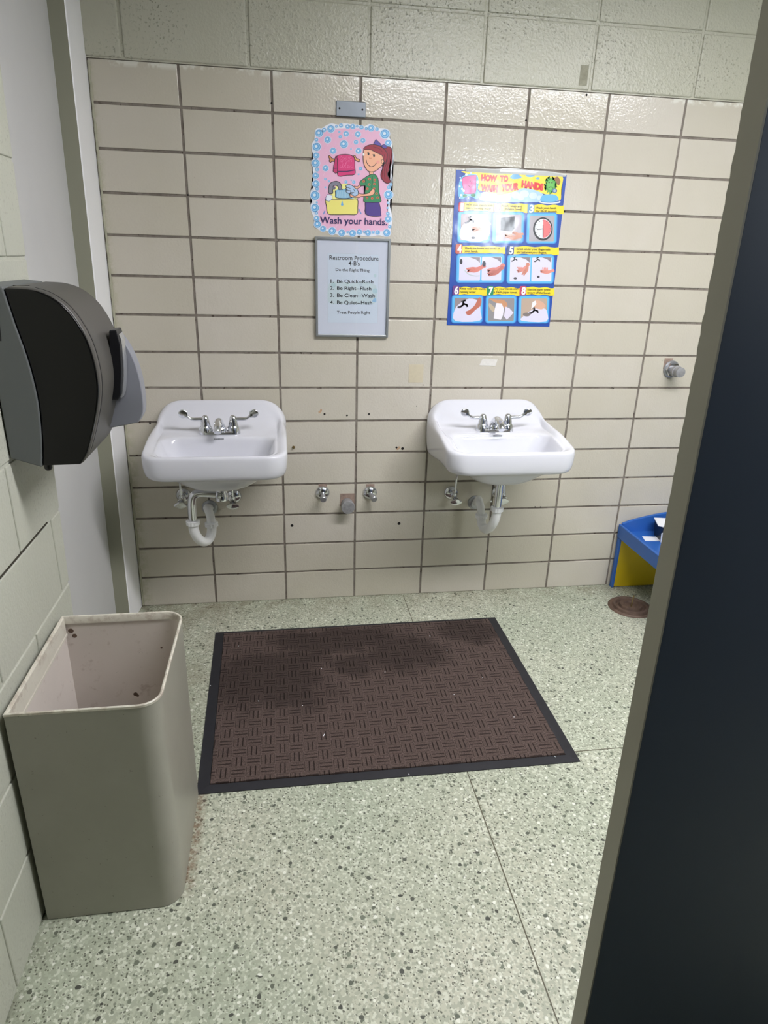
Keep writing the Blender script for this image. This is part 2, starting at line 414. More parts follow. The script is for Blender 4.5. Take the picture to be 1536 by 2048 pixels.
# left wall of painted blocks, its end edge leaning a little
bm = bmesh.new()
def yend(z): return -1.006 + 0.0716 * z
hexa(bm, [(XL - 0.3, YF, 0), (XL - 0.0035, YF, 0), (XL - 0.0035, yend(0), 0), (XL - 0.3, yend(0), 0)],
         [(XL - 0.3, YF, ZC), (XL - 0.0035, YF, ZC), (XL - 0.0035, yend(ZC), ZC), (XL - 0.3, yend(ZC), ZC)])
wl = structure(build('wall_left', bm, M['block_left']), 'left wall of painted blocks')
bm = bmesh.new()
for j in range(13):
    z0 = 0.2032 * j + 0.0035; z1 = min(0.2032 * (j + 1) - 0.0035, ZC)
    off = 0.0 if j % 2 else 0.2
    for i in range(-4, 12):
        y1 = -1.43 + off + 0.4064 * -i; y0 = y1 - 0.4064 + 0.007
        if y0 < YF: y0 = YF
        if y1 <= YF or y0 > yend(z0): continue
        c = y1 > yend(z0)
        ya, yb = (yend(z0), yend(z1)) if c else (y1, y1)
        if ya - y0 < 0.01: continue
        hexa(bm, [(XL - 0.006, y0, z0), (XL, y0, z0), (XL, ya, z0), (XL - 0.006, ya, z0)], [(XL - 0.006, y0, z1), (XL, y0, z1), (XL, yb, z1), (XL - 0.006, yb, z1)])
build('painted_blocks', bm, M['block_left'], wl, bevel=0.003, segs=3)
bm = bmesh.new(); box(bm, XL - 0.003, XL + 0.0004, -1.62, -1.045, 0.8128, 0.8158)
build('mortar_crack', bm, M['crack'], wl)
# recessed smooth panel beyond the end of the left wall, and the white corner post
def lerp(a, b, z): t = z / 2.17; return a + (b - a) * t
def pan(z): return lerp(-0.385, -0.347, z)
bm = bmesh.new()
hexa(bm, [(pan(0) - 0.05, yend(0) - 0.02, 0), (pan(0), yend(0) - 0.02, 0), (pan(0), -0.10, 0), (pan(0) - 0.05, -0.10, 0)],
         [(pan(ZC) - 0.05, yend(ZC) - 0.02, ZC), (pan(ZC), yend(ZC) - 0.02, ZC), (pan(ZC), -0.10, ZC), (pan(ZC) - 0.05, -0.10, ZC)])
structure(build('trim_1', bm, M['panel']), 'smooth light grey recessed panel between the left wall and the corner post')
def pl(z): return lerp(-0.329, -0.294, z)
def prr(z): return lerp(-0.3150, -0.2855, z)
bm = bmesh.new()
def prof(z): return [(pan(z) - 0.02, 0.0, z), (pan(z) - 0.02, -0.15, z), (pl(z) - 0.004, -0.15, z), (pl(z) - 0.001, -0.1485, z), (pl(z), -0.145, z), (prr(z), 0.0, z)]
n = 6; N = 16
rings = [[bm.verts.new(p) for p in prof(ZC * k / N)] for k in range(N + 1)]
for k in range(N):
    for i in range(n):
        f = bm.faces.new((rings[k][i], rings[k][(i+1) % n], rings[k+1][(i+1) % n], rings[k+1][i]))
        f.material_index = 1 if i in (0, 1) else 0
bm.faces.new(rings[0]); bm.faces.new(rings[-1])
structure(build('trim_2', bm, [M['post_white'], M['post_face']], fix=True), 'narrow corner post with a white painted side in the back left corner')
# bead of old sealant between the post and the first tiles
bm = bmesh.new(); pts = []; rr = []
for k in range(120):
    z = 0.004 + 2.01 * k / 119; pts.append((prr(z) + 0.006 + random.uniform(-.001, .001), -0.001, z)); rr.append(0.0045 + random.uniform(-.0014, .0016))
tube(bm, pts, rr, 6); build('sealant_bead', bm, mat('old_sealant', (176, 174, 152), 0.6, var=0.12, vscale=40), wall)
# right wall, front wall with a high window
bm = bmesh.new(); box(bm, XR, XR + 0.2, YF, 0.2, 0, ZC)
structure(build('wall_right', bm, M['block_left']), 'right wall of the room')
bm = bmesh.new(); AX = 1.34          # unseen entrance alcove, shaped to dim the bin front, then the window wall
box(bm, -0.75, AX + 0.16, YF - 0.2, YF, 0, ZC); box(bm, AX, AX + 0.16, YF, WY - 0.2, 0, ZC)
box(bm, AX, WX0, WY - 0.2, WY, 0, ZC); box(bm, WX1, XR + 0.2, WY - 0.2, WY, 0, ZC); box(bm, WX0, WX1, WY - 0.2, WY, 0, WZ0); box(bm, WX0, WX1, WY - 0.2, WY, WZ1, ZC)
structure(build('wall_front', bm, mat('low_bounce_taupe', (104, 100, 90), 0.6)), 'unseen front wall, dark taupe to cut bounce light, with a high window')  # unseen wall, dark colour picked to cut bounce onto the bin front
bm = bmesh.new()
for a in ((WX0, WX0 + .02, WZ0, WZ1), (WX1 - .02, WX1, WZ0, WZ1), (WX0 + .02, WX1 - .02, WZ0, WZ0 + .02), (WX0 + .02, WX1 - .02, WZ1 - .02, WZ1)): box(bm, a[0], a[1], WY - .10, WY - .05, a[2], a[3])
structure(build('window_1', bm, M['frame_metal']), 'high window in the front wall')
# ceiling light: long surface fixture
LX0, LX1, LY0, LY1, LZ = 0.70, 2.40, -1.68, -1.38, 2.43
lt = tag(empty('ceiling_light', ((LX0 + LX1) / 2, (LY0 + LY1) / 2, ZC)), 'long fluorescent ceiling light with white housing', 'ceiling light')
bm = bmesh.new()
box(bm, LX0 - .02, LX1 + .02, LY0 - .02, LY0 - .002, LZ, ZC); box(bm, LX0 - .02, LX1 + .02, LY1 + .002, LY1 + .02, LZ, ZC)
box(bm, LX0 - .02, LX0 - .002, LY0 - .02, LY1 + .02, LZ, ZC); box(bm, LX1 + .002, LX1 + .02, LY0 - .02, LY1 + .02, LZ, ZC)
build('housing', bm, M['ceiling'], lt)
me_ = bpy.data.materials.new('lit_diffuser'); me_.use_nodes = True; t_ = NT(me_); bb = t_.n['Principled BSDF']
bb.inputs['Emission Color'].default_value = (0.98, 0.965, 1.0, 1); bb.inputs['Emission Strength'].default_value = LAMP
bm = bmesh.new(); box(bm, LX0, LX1, LY0, LY1, LZ, LZ + 0.01); build('diffuser', bm, me_, lt)

# ------------------------------------------------------------------ navy door on the right with its grey edge
dr = Vector((1.0, 0.0, 0)).normalized(); dn = Vector((-dr.y, dr.x, 0))   # along the leaf; thickness, away from camera
def dpt(s, t, z):
    lean = 0.8135 + (-0.0125) * (z - 0.2) / 1.5
    return Vector((lean, -1.955, 0)) + dr * s + dn * t + Vector((0, 0, z))
bm = bmesh.new(); hexa(bm, [dpt(0.0016, 0, .008), dpt(0.70, 0, .008), dpt(0.70, .036, .008), dpt(.0016, .036, .008)], [dpt(0.0016, 0, 2.3), dpt(0.70, 0, 2.3), dpt(0.70, .036, 2.3), dpt(.0016, .036, 2.3)])
door = structure(build('door_1', bm, M['navy'], bevel=0.001), 'dark navy door standing close on the right side')
bm = bmesh.new(); NN = 260; R2 = []
for k in range(NN + 1):
    z = 0.008 + 2.292 * k / NN
    amp = 0.0 if z < 1.0 else min(1, (z - 1.0) / .25) * 0.0011
    w = (math.sin(z * 150 + 2 * math.sin(z * 41)) * 0.5 + math.sin(z * 263 + 1.3) * 0.4 + random.uniform(-.4, .4)) * amp
    R2.append([bm.verts.new(p) for p in (dpt(-.0015, -.0015, z), dpt(.0012, -.0014, z), dpt(.012, .038, z), dpt(0.0, .0385 + w, z))])
for k in range(NN):
    for i in range(4): bm.faces.new((R2[k][i], R2[k][(i+1) % 4], R2[k+1][(i+1) % 4], R2[k+1][i]))
bm.faces.new(R2[0]); bm.faces.new(R2[-1])
tag(build('door_edge', bm, M['door_edge'], door), 'warm grey edge strip')

# ------------------------------------------------------------------ sinks
def smst(a, b, x):
    t = max(0.0, min(1.0, (x - a) / (b - a))); return t * t * (3 - 2 * t)
def rrect(cx, cy, hx, hy, r, n):
    """n points round a rounded rectangle, equally spaced by perimeter; first at back middle"""
    rb, rf = r if isinstance(r, tuple) else (r, r)
    poly = []
    def cor(ox, oy, rad, a0):
        for k in range(13):
            a = math.radians(a0 + 90 * k / 12); poly.append((ox + rad * math.cos(a), oy + rad * math.sin(a)))
    poly.append((cx, cy + hy))
    cor(cx - hx + rb, cy + hy - rb, rb, 90); cor(cx - hx + rf, cy - hy + rf, rf, 180)
    cor(cx + hx - rf, cy - hy + rf, rf, 270); cor(cx + hx - rb, cy + hy - rb, rb, 0)
    poly.append((cx, cy + hy))
    L = [0]
    for a, b in zip(poly, poly[1:]): L.append(L[-1] + math.dist(a, b))
    out = []
    for k in range(n):
        s = L[-1] * k / n; i = max(j for j in range(len(L) - 1) if L[j] <= s + 1e-12)
        u = (s - L[i]) / max(1e-9, L[i+1] - L[i]); out.append((poly[i][0] + (poly[i+1][0] - poly[i][0]) * u, poly[i][1] + (poly[i+1][1] - poly[i][1]) * u))
    return out
SW, SD = 0.250, 0.435       # half width, depth
def z_rim(x, y):
    y = -y
    b = 0.903 - 0.034 * smst(0.0, 0.09, y) - 0.050 * smst(0.04, 0.22, y) - 0.026 * smst(0.2, 0.42, y)
    r = 0.10; ax = max(0.0, min(abs(x) - (SW - r), r)); drop = r - math.sqrt(max(0, r * r - ax * ax))
    return b - min(drop, 0.075) * (1 - smst(0.0, 0.22, y)) * 0.9
def z_deck(x, y):
    yy = -y
    back = 0.884 - 0.076 * smst(0.02, 0.115, yy)
    w_ = smst(.015, .135, yy); lo = min(.807, z_rim(x, y) - .006)
    return (z_rim(x, y) - .012) * (1 - w_) + lo * w_
def make_sink(cx, label):
    n = 96
    t = tag(empty('wall_sink', (cx, 0, 0.66)), label, 'sink', 'wall-hung white sinks')
    bm = bmesh.new(); rings = []
    def ring(hx, y0, y1, r, zf):
        cyy = (y0 + y1) / 2; hy = (y0 - y1) / 2
        rings.append([bm.verts.new((cx + x, y, zf(x, y))) for x, y in rrect(0, cyy, hx, hy, r, n)])
    YB = -0.004
    # underside bowl bump -> skirt bottom -> apron -> rim -> deck -> bowl
    for hx, ya, yb, r, z in ((0.03, -.23, -.29, .03, .628), (0.075, -.19, -.335, .06, .632), (0.125, -.15, -.365, .07, .655), (0.165, -.11, -.385, .08, .688)):
        ring(hx, ya, yb, r, lambda x, y, z=z: z)
    ring(0.205, -.03, -.412, (.02, .07), lambda x, y: 0.706 + 0.0 * y - 0.02 * (1 - smst(0, .25, -y)))
    ring(0.232, YB, -SD + .012, (.006, .065), lambda x, y: 0.703 - 0.030 * (1 - smst(0, .3, -y)))
    ring(0.243, YB, -SD + .003, (.006, .068), lambda x, y: 0.714 - 0.030 * (1 - smst(0, .3, -y)))
    ring(0.249, YB, -SD - .001, (.006, .070), lambda x, y: 0.5 * (0.714 - 0.030 * (1 - smst(0, .3, -y)) + z_rim(x, y) - 0.012))
    ring(SW, YB, -SD, (.006, .072), lambda x, y: z_rim(x, y) - 0.012)
    ring(SW - .003, YB, -SD + .003, (.006, .070), lambda x, y: z_rim(x, y) - 0.004)
    ring(SW - .009, YB - .001, -SD + .009, (.01, .066), lambda x, y: z_rim(x, y))
    ring(SW - .020, YB - .010, -SD + .018, (.04, .060), lambda x, y: z_rim(x, y) - .001)
    ring(SW - .027, YB - .018, -SD + .023, (.055, .055), lambda x, y: 0.6 * z_rim(x, y) + 0.4 * z_deck(x, y) - .001)
    ring(SW - .036, YB - .032, -SD + .028, (.06, .05), lambda x, y: z_deck(x, y) - .001)
    # deck between back splash and bowl
    for k in (0.25, 0.5, 0.75):
        ring(SW - .036 - .008 * k, YB - .032 - .15 * k, -SD + .028 - .003 * k, (.06 + .0 * k, .05), lambda x, y: z_deck(x, y) - .001)
    ring(.203, -.196, -SD + .033, (.055, .045), lambda x, y: z_deck(x, y) - .002)
    ring(.196, -.203, -SD + .039, (.055, .045), lambda x, y: z_deck(x, y) - .012)
    ring(.188, -.208, -SD + .047, (.055, .045), lambda x, y: 0.776)
    ring(.170, -.215, -SD + .062, (.055, .045), lambda x, y: 0.735)
    ring(.140, -.225, -SD + .082, (.05, .045), lambda x, y: 0.692)
    ring(.095, -.235, -SD + .105, (.045, .04), lambda x, y: 0.672)
    ring(.05, -.245, -.315, (.035, .035), lambda x, y: 0.664)
    ring(.022, -.258, -.302, (.0215, .0215), lambda x, y: 0.660)
    for a, b in zip(rings, rings[1:]):
        for k in range(n): bm.faces.new((a[k], a[(k+1) % n], b[(k+1) % n], b[k]))
    bm.faces.new(rings[0][::-1]); bm.faces.new(rings[-1])
    o = build('basin', bm, M['porcelain'], t, smooth=True, angle=180)
    md = o.modifiers.new('s', 'SUBSURF'); md.levels = 1; md.render_levels = 2
    bm = bmesh.new(); lathe(bm, [(0, .0), (0, .020), (.003, .021), (.0035, .015), (.001, .013), (.001, .004), (.006, .006), (.007, 0)], (cx, -.28, .6612), (0, 0, 1), 28)
    build('drain_fitting', bm, M['chrome'], t, smooth=True)
    # tiny grey maker's mark on the back slope of the bowl
    bm = bmesh.new()
    for k in range(8): box(bm, cx - .018 + k * .0045, cx - .018 + k * .0045 + .0033, -.2030, -.1990, .795, .7985)
    build('maker_mark', bm, mat('grey_print', (130, 132, 136), 0.5), t)
    # slotted overflow-less front chip marks are left to the glaze; faucet
    f = bmesh.new(); Y0, Z0 = -.155, .8065
    pl_ = rrect(cx, Y0, .077, .026, .024, 48)
    hexa(f, [(x, y, Z0 - .002) for x, y in pl_], [(cx + (x - cx) * .985, Y0 + (y - Y0) * .95, Z0 + .010) for x, y in pl_])
    base = build('faucet_base', f, M['chrome'], t, smooth=True, bevel=.002)
    for sx in (-1, 1):
        b2 = bmesh.new(); hx = cx + sx * .051
        lathe(b2, [(0, .0255), (.014, .0235), (.020, .0195), (.022, .0185), (.030, .0180), (.048, .0135), (.056, .0105), (.060, .006), (.061, 0)], (hx, Y0, Z0 + .008), (0, 0, 1), 32)
        h = build('faucet_handle', b2, M['chrome'], t, smooth=True, angle=50)
        b3 = bmesh.new()
        P = smooth_path([(hx, Y0, Z0 + .052), (hx + sx * .020, Y0 - .002, Z0 + .054), (hx + sx * .045, Y0 - .004, Z0 + .055), (hx + sx * .062, Y0 - .005, Z0 + .064), (hx + sx * .076, Y0 - .006, Z0 + .074), (hx + sx * .094, Y0 - .007, Z0 + .080)], 6)
        prev = None; rgs = []
        for i, p in enumerate(P):
            u = i / (len(P) - 1)
            w = .009 - .0025 * smst(0, .45, u) + .0095 * smst(.55, .78, u) ; th = .007 - .0035 * smst(.3, .7, u)
            if u > .84: w *= math.sqrt(max(0.02, 1 - ((u - .84) / .165) ** 2))
            d = (P[min(i+1, len(P)-1)] - P[max(i-1, 0)]).normalized(); a = Vector((0, 1, 0)); c = d.cross(a).normalized()
            mixv = smst(.45, .75, u)                      # the blade turns its flat side to the user
            wy, wz = w * (1 - mixv) + th * mixv, th * (1 - mixv) + w * mixv
            rgs.append([b3.verts.new(p + a * (wy * math.cos(2*PI*k/16)) + c * (wz * math.sin(2*PI*k/16))) for k in range(16)])
        for a_, b_ in zip(rgs, rgs[1:]):
            for k in range(16): b3.faces.new((a_[k], a_[(k+1) % 16], b_[(k+1) % 16], b_[k]))
        b3.faces.new(rgs[0][::-1]); b3.faces.new(rgs[-1])
        build('handle_blade', b3, M['chrome'], h, smooth=True, angle=60)
    b4 = bmesh.new()
    P = smooth_path([(cx, Y0 + .008, Z0 + .004), (cx, Y0 + .004, Z0 + .028), (cx, Y0 - .016, Z0 + .046), (cx, Y0 - .048, Z0 + .046), (cx, Y0 - .078, Z0 + .036), (cx, Y0 - .090, Z0 + .024)], 8)
    rr = [.024 - .008 * smst(0, .35, i / (len(P) - 1)) - .003 * smst(.5, 1, i / (len(P) - 1)) for i in range(len(P))]
    tube(b4, P, rr, 24)
    build('spout', b4, M['chrome'], t, smooth=True, angle=50)
    b5 = bmesh.new(); lathe(b5, [(0, .0035), (.016, .003), (.018, .005), (.024, .004), (.025, 0)], (cx, Y0 + .024, Z0 + .004), (0, 0, 1), 14)
    build('lift_rod', b5, M['chrome'], t, smooth=True)
    return t
sinkL = make_sink(0.076, 'white wall-hung sink with chrome faucet nearest the white corner post')
sinkR = make_sink(1.150, 'white wall-hung sink with chrome faucet on the right, under the blue poster')
# mounting bolt end beside the left sink
bm = bmesh.new(); lathe(bm, [(0, .006), (.004, .006), (.004, .003), (.012, .003), (.012, 0)], (.352, -.001, .705), (0, -1, 0), 10)
tag(build('mounting_bolt', bm, M['brass'], smooth=True), 'tiny brass bolt end in the tile just right of the left sink', 'bolt')

# traps --------------------------------------------------------------
def slip_nut(bm, p, axis, r=.021, h=.020):
    d = Vector(axis).normalized(); a, b = frame_of(d); n = 48; p = Vector(p) - d * h / 2; R = []
    for t, rr, rib in ((0, r * .86, 0), (.003, r, 1), (h - .003, r, 1), (h, r * .86, 0)):
        R.append([bm.verts.new(p + d * t + (a * math.cos(2*PI*k/n) + b * math.sin(2*PI*k/n)) * (rr + (.0014 if rib and k % 4 < 2 else 0))) for k in range(n)])
    for x, y in zip(R, R[1:]):
        for k in range(n): bm.faces.new((x[k], x[(k+1) % n], y[(k+1) % n], y[k]))
    bm.faces.new(R[0][::-1]); bm.faces.new(R[-1])
def wing(bm, p, axis, r=.030):
    d = Vector(axis).normalized(); a, b = frame_of(d)
    for s in (-1, 1):
        v = [p + a * (s * .018) - b * .005, p + a * (s * r), p + a * (s * .018) + b * .005]
        hexa(bm, [q - d * .004 for q in v], [q + d * .004 for q in v])
def make_trap(name_label, chrome_path, u_path, wall_path, nut1, ax1, nut2, ax2, flange):
    t = tag(empty('drain_trap', flange), name_label, 'drain pipe', 'drain traps under the sinks')
    bm = bmesh.new(); tube(bm, chrome_path, .0158, 24); build('tailpiece', bm, M['chrome'], t, smooth=True, angle=60)
    bm = bmesh.new(); tube(bm, u_path, .0185, 24); build('bend', bm, M['pvc'], t, smooth=True, angle=60)
    bm = bmesh.new(); tube(bm, wall_path, .0165, 24); build('wall_tube', bm, M['pvc'], t, smooth=True, angle=60)
    bm = bmesh.new(); slip_nut(bm, nut1, ax1, .0245); build('slip_nut', bm, M['pvc'], t)
    bm = bmesh.new(); slip_nut(bm, nut2, ax2, .0245); wing(bm, Vector(nut2), ax2); build('slip_nut', bm, M['pvc'], t)
    bm = bmesh.new(); lathe(bm, [(0, .033), (.003, .032), (.008, .024), (.020, .022), (.020, .0)], (flange[0], -.001, flange[2]), (0, -1, 0), 30); build('flange', bm, M['dull_chrome'], t, smooth=True)
    return t
def U(p1, p2, depth):
    """U bend between two leg ends p1 -> p2 hanging below"""
    p1, p2 = Vector(p1), Vector(p2); c = (p1 + p2) / 2; h = p1 - c; out = []
    for k in range(17):
        a = PI * k / 16; out.append(c + h * math.cos(a) + Vector((0, 0, -1)) * (h.length * math.sin(a) + depth) + Vector((0, 0, (p1.z - p2.z) / 2 * 0)))
    return [p1] + out + [p2]
# left: offset elbow of chrome from the basin to the side, then the white bend
cp = smooth_path([(.094, -.27, .600), (.045, -.27, .607), (.0, -.27, .609), (-.022, -.27, .600), (-.031, -.27, .578), (-.033, -.27, .545), (-.033, -.27, .492)], 5)
lt1 = make_trap('chrome and white trap with a sideways elbow under the left sink', cp, U((-.033, -.27, .492), (.022, -.165, .440), .012)[:-1] + [Vector((.022, -.165, .455))],
    smooth_path([(.022, -.165, .432), (.020, -.162, .470), (.012, -.148, .494), (.004, -.110, .489), (.001, -.06, .465), (.001, -.008, .452)], 5),
    (-.033, -.27, .492), (0, 0, 1), (.022, -.165, .440), (0, 0, 1), (.001, 0, .449))
bm = bmesh.new(); lathe(bm, [(0, .021), (.02, .021), (.024, .024), (.05, .024), (.053, .020), (.053, 0)], (.078, -.272, .632), (0, 0, -1), 24); slip_nut(bm, (.076, -.272, .604), (1, 0, 0), .023, .024)
build('tail_nut', bm, M['chrome'], lt1, smooth=True, angle=40)
cp = [(1.152, -.275, .636), (1.151, -.275, .58), (1.150, -.275, .512)]
lt2 = make_trap('white bend trap with a straight chrome tailpiece under the right sink', cp, U((1.150, -.275, .515), (1.124, -.165, .450), .012)[:-1] + [Vector((1.124, -.165, .452))],
    smooth_path([(1.124, -.165, .430), (1.122, -.155, .468), (1.122, -.125, .490), (1.130, -.085, .486), (1.140, -.045, .462), (1.142, -.008, .445)], 5),
    (1.150, -.275, .515), (0, 0, 1), (1.124, -.165, .442), (0, -.1, 1), (1.142, 0, .441))
bm = bmesh.new(); lathe(bm, [(0, .0235), (.024, .0235), (.028, .020), (.028, 0)], (1.152, -.275, .652), (0, 0, -1), 24)
build('tail_nut', bm, M['chrome'], lt2, smooth=True, angle=40)
# stop valves ---------------------------------------------------------
def stop_valve(x, z, sx, label, grp='stop valves under the sinks', tiltx=0.0):
    t = tag(empty('stop_valve', (x, 0, z)), label, 'valve', grp)
    bm = bmesh.new(); lathe(bm, [(0, .031), (.002, .031), (.008, .026), (.013, .014), (.014, 0)], (x, -.001, z), (0, -1, 0), 32); build('escutcheon', bm, M['chrome'], t, smooth=True, angle=50)
    bm = bmesh.new(); lathe(bm, [(0, .008), (.045, .008), (.047, .012), (.070, .012), (.072, .0)], (x, -.012, z), (0, -1, 0), 20)
    tube(bm, [(x, -.068, z), (x, -.068, z + .022)], .009, 16); build('valve_body', bm, M['chrome'], t, smooth=True, angle=40)
    bm = bmesh.new(); lathe(bm, [(0, .004), (.012, .004)], (x + tiltx * .1, -.083, z - .004), (tiltx * .3, -1, -.35), 12)
    # oval lobed handle
    R = []; d = Vector((tiltx * .3, -1, -.35)).normalized(); a = Vector((1, 0, 0)); b = d.cross(a).normalized(); c0 = Vector((x + tiltx * .012, -.092, z - .008))
    for tt, s in ((0, .55), (.002, 1), (.006, 1), (.008, .7)):
        R.append([bm.verts.new(c0 + d * tt + (a * math.cos(2*PI*k/36) * .024 + b * math.sin(2*PI*k/36) * .016) * s * (1 + .05 * math.cos(8*PI*k/36))) for k in range(36)])
    for p_, q_ in zip(R, R[1:]):
        for k in range(36): bm.faces.new((p_[k], p_[(k+1) % 36], q_[(k+1) % 36], q_[k]))
    bm.faces.new(R[0][::-1]); bm.faces.new(R[-1]); build('valve_handle', bm, M['chrome'], t, smooth=True, angle=45)
    bm = bmesh.new(); tube(bm, smooth_path([(x, -.068, z + .018), (x + sx * .002, -.070, z + .09), (x + sx * .010, -.085, z + .14), (x + sx * .03, -.11, z + .20), (x + sx * .04, -.14, z + .26)], 6), .0045, 12)
    build('supply_tube', bm, M['chrome'], t, smooth=True, angle=60)
stop_valve(-.101, .507, 1, 'chrome stop valve left of the left sink trap')
stop_valve(.102, .497, -1, 'chrome stop valve right of the left sink trap')
stop_valve(1.030, .490, 1, 'chrome stop valve left of the right sink trap')
stop_valve(1.246, .487, -1, 'chrome stop valve half behind the right sink tailpiece', tiltx=-.6)
# capped stubs between the sinks
def stub(x, z, label, bent=False):
    t = tag(empty('capped_stub', (x, 0, z)), label, 'pipe stub', 'capped pipe stubs')
    bm = bmesh.new(); lathe(bm, [(0, .0305), (.002, .0305), (.009, .026), (.015, .015), (.016, 0)], (x, -.001, z), (0, -1, 0), 32); build('escutcheon', bm, M['chrome'], t, smooth=True, angle=50)
    bm = bmesh.new(); lathe(bm, [(0, .010), (.030, .010), (.031, .013), (.048, .013), (.050, .011), (.050, 0)], (x, -.012, z - .002), (.25 if bent else 0, -1, -.18), 22); build('pipe_cap', bm, M['dull_chrome'], t, smooth=True, angle=40)
    bm = bmesh.new(); box(bm, x - .017, x + .018, -.0016, .001, z + .018, z + .038); build('mortar_patch', bm, M['mortar_patch'], t)
stub(.470, .504, 'small round chrome capped stub between the sinks, on the left')
stub(.673, .499, 'small round chrome capped stub between the sinks, on the right with a bent tip', True)
t = tag(empty('threaded_plug', (.574, 0, .456)), 'large grey threaded cap low between the two sinks', 'pipe cap')
bm = bmesh.new(); lathe(bm, [(0, .025), (.034, .025), (.036, .029), (.050, .029), (.053, .027), (.054, 0)], (.574, -.001, .452), (0, -1, 0), 36); build('cap', bm, M['old_metal'], t, smooth=True, angle=40)
bm = bmesh.new(); box(bm, .545, .606, -.0018, .001, .440, .497); build('mortar_patch', bm, M['mortar_patch'], t)
t = tag(empty('flush_stub', (1.962, 0, 1.029)), 'grey capped pipe with chrome collar high on the wall by the door', 'pipe stub')
bm = bmesh.new(); lathe(bm, [(0, .036), (.005, .036), (.010, .031), (.012, 0)], (1.962, -.001, 1.029), (0, -1, 0), 36); build('collar', bm, M['dull_chrome'], t, smooth=True, angle=40)
bm = bmesh.new(); lathe(bm, [(0, .030), (.012, .030), (.012, 0)], (1.960, -.012, 1.029), (0, -1, 0), 6); build('nut', bm, M['chrome'], t)
bm = bmesh.new(); lathe(bm, [(0, .019), (.018, .019), (.019, .024), (.030, .024), (.031, .0205), (.056, .0205), (.057, .017), (.057, 0)], (1.960, -.024, 1.027), (0, -1, 0), 28); build('cap', bm, M['old_metal'], t, smooth=True, angle=40)
bm = bmesh.new(); box(bm, 1.925, 1.962, -.0016, .001, 1.03, 1.075); build('mortar_patch', bm, M['mortar_patch'], t)

# blank plate -----------------------------------------------------------
x0, z1 = on_wall(672, 201); x1, z0 = on_wall(731, 236)
t = tag(empty('blank_plate', ((x0 + x1) / 2, 0, z0)), 'small galvanised blank cover plate above the pink poster', 'cover plate')
bm = bmesh.new(); box(bm, x0, x1, -.006, -.0005, z0, z1); build('plate', bm, M['plate'], t, bevel=.002)
for sx in (-1, 1):
    bm = bmesh.new(); lathe(bm, [(0, .0035), (.001, .003), (.001, 0)], ((x0 + x1) / 2 + sx * .040, -.0058, (z0 + z1) / 2), (0, -1, 0), 12); build('screw', bm, M['hole'], t)

# ------------------------------------------------------------------ waste bin
BX0, BX1, BY0, BY1, BZ, BR = -.2545, .045, -1.478, -1.090, .576, .046
t = tag(empty('waste_bin', ((BX0 + BX1) / 2, (BY0 + BY1) / 2, 0)), 'tall beige metal waste bin open at the top, against the left wall', 'waste bin')
def bin_outline(off):
    o = []; x0, x1, y0, y1, r = BX0 + off, BX1 - off, BY0 + off, BY1 - off, BR - off
    o.append((x0, y1)); o.append((x0, y0))
    for k in range(11): a = math.radians(-90 + 9 * k); o.append((x1 - r + r * math.cos(a), y0 + r + r * math.sin(a)))
    for k in range(11): a = math.radians(9 * k); o.append((x1 - r + r * math.cos(a), y1 - r + r * math.sin(a)))
    return o
def shell(bm, offs_z, mi=0, close_last=False):
    R = [[bm.verts.new((x, y, z)) for x, y in bin_outline(off)] for off, z in offs_z]; n = len(R[0])
    for a, b in zip(R, R[1:]):
        for k in range(n): f = bm.faces.new((a[k], a[(k+1) % n], b[(k+1) % n], b[k])); f.material_index = mi
    if close_last: f = bm.faces.new(R[-1]); f.material_index = mi
bm = bmesh.new(); shell(bm, [(.0, .002), (0, BZ - .001)]); shell(bm, [(.0035, BZ - .001), (.0035, .02)], 1, True)
build('body', bm, [M['bin_out'], M['bin_in']], t, smooth=True, angle=30, fix=False)
bm = bmesh.new(); shell(bm, [(-.0008, BZ - .005), (-.0008, BZ), (.001, BZ + .0015), (.004, BZ + .0008), (.006, BZ - .002), (.006, BZ - .020), (.0042, BZ - .021)])
build('rim', bm, M['bin_rim'], t, smooth=True, angle=40, fix=False)
bm = bmesh.new(); box(bm, BX0 + .006, BX0 + .0075, BY0 + .008, BY1 - .008, BZ - .045, BZ - .002); box(bm, BX0 + .0045, BX0 + .009, BY0 + .006, BY1 - .006, BZ - .052, BZ - .047)
build('back_lip', bm, M['bin_rim'], t)
for x, y, z, r in ((-.10, BY1 - .0038, .33, .006), (-.095, BY1 - .0038, .325, .004), (-.02, BY1 - .0038, .47, .003), (-.237, BY1 - .0038, .535, .007), (-.230, BY1 - .0038, .520, .006), (.012, BY1 - .0038, .53, .004), (-.15, BY1 - .0038, .21, .003)):
    bm = bmesh.new(); lathe(bm, [(0, r), (.0004, r * .8)], (x, y, z), (0, -1, 0), 9); build('rust_spot', bm, M['bin_rust'], t)

# ------------------------------------------------------------------ paper towel dispenser on the left wall
DY0, DY1 = -1.200, -.955
t = tag(empty('towel_dispenser', (XL, -1.08, 1.0)), 'dark grey and smoked black paper towel dispenser on the left wall', 'towel dispenser')
def prism(bm, poly, ya, yb): hexa(bm, [(x, ya, z) for x, z in poly][::-1], [(x, yb, z) for x, z in poly][::-1])
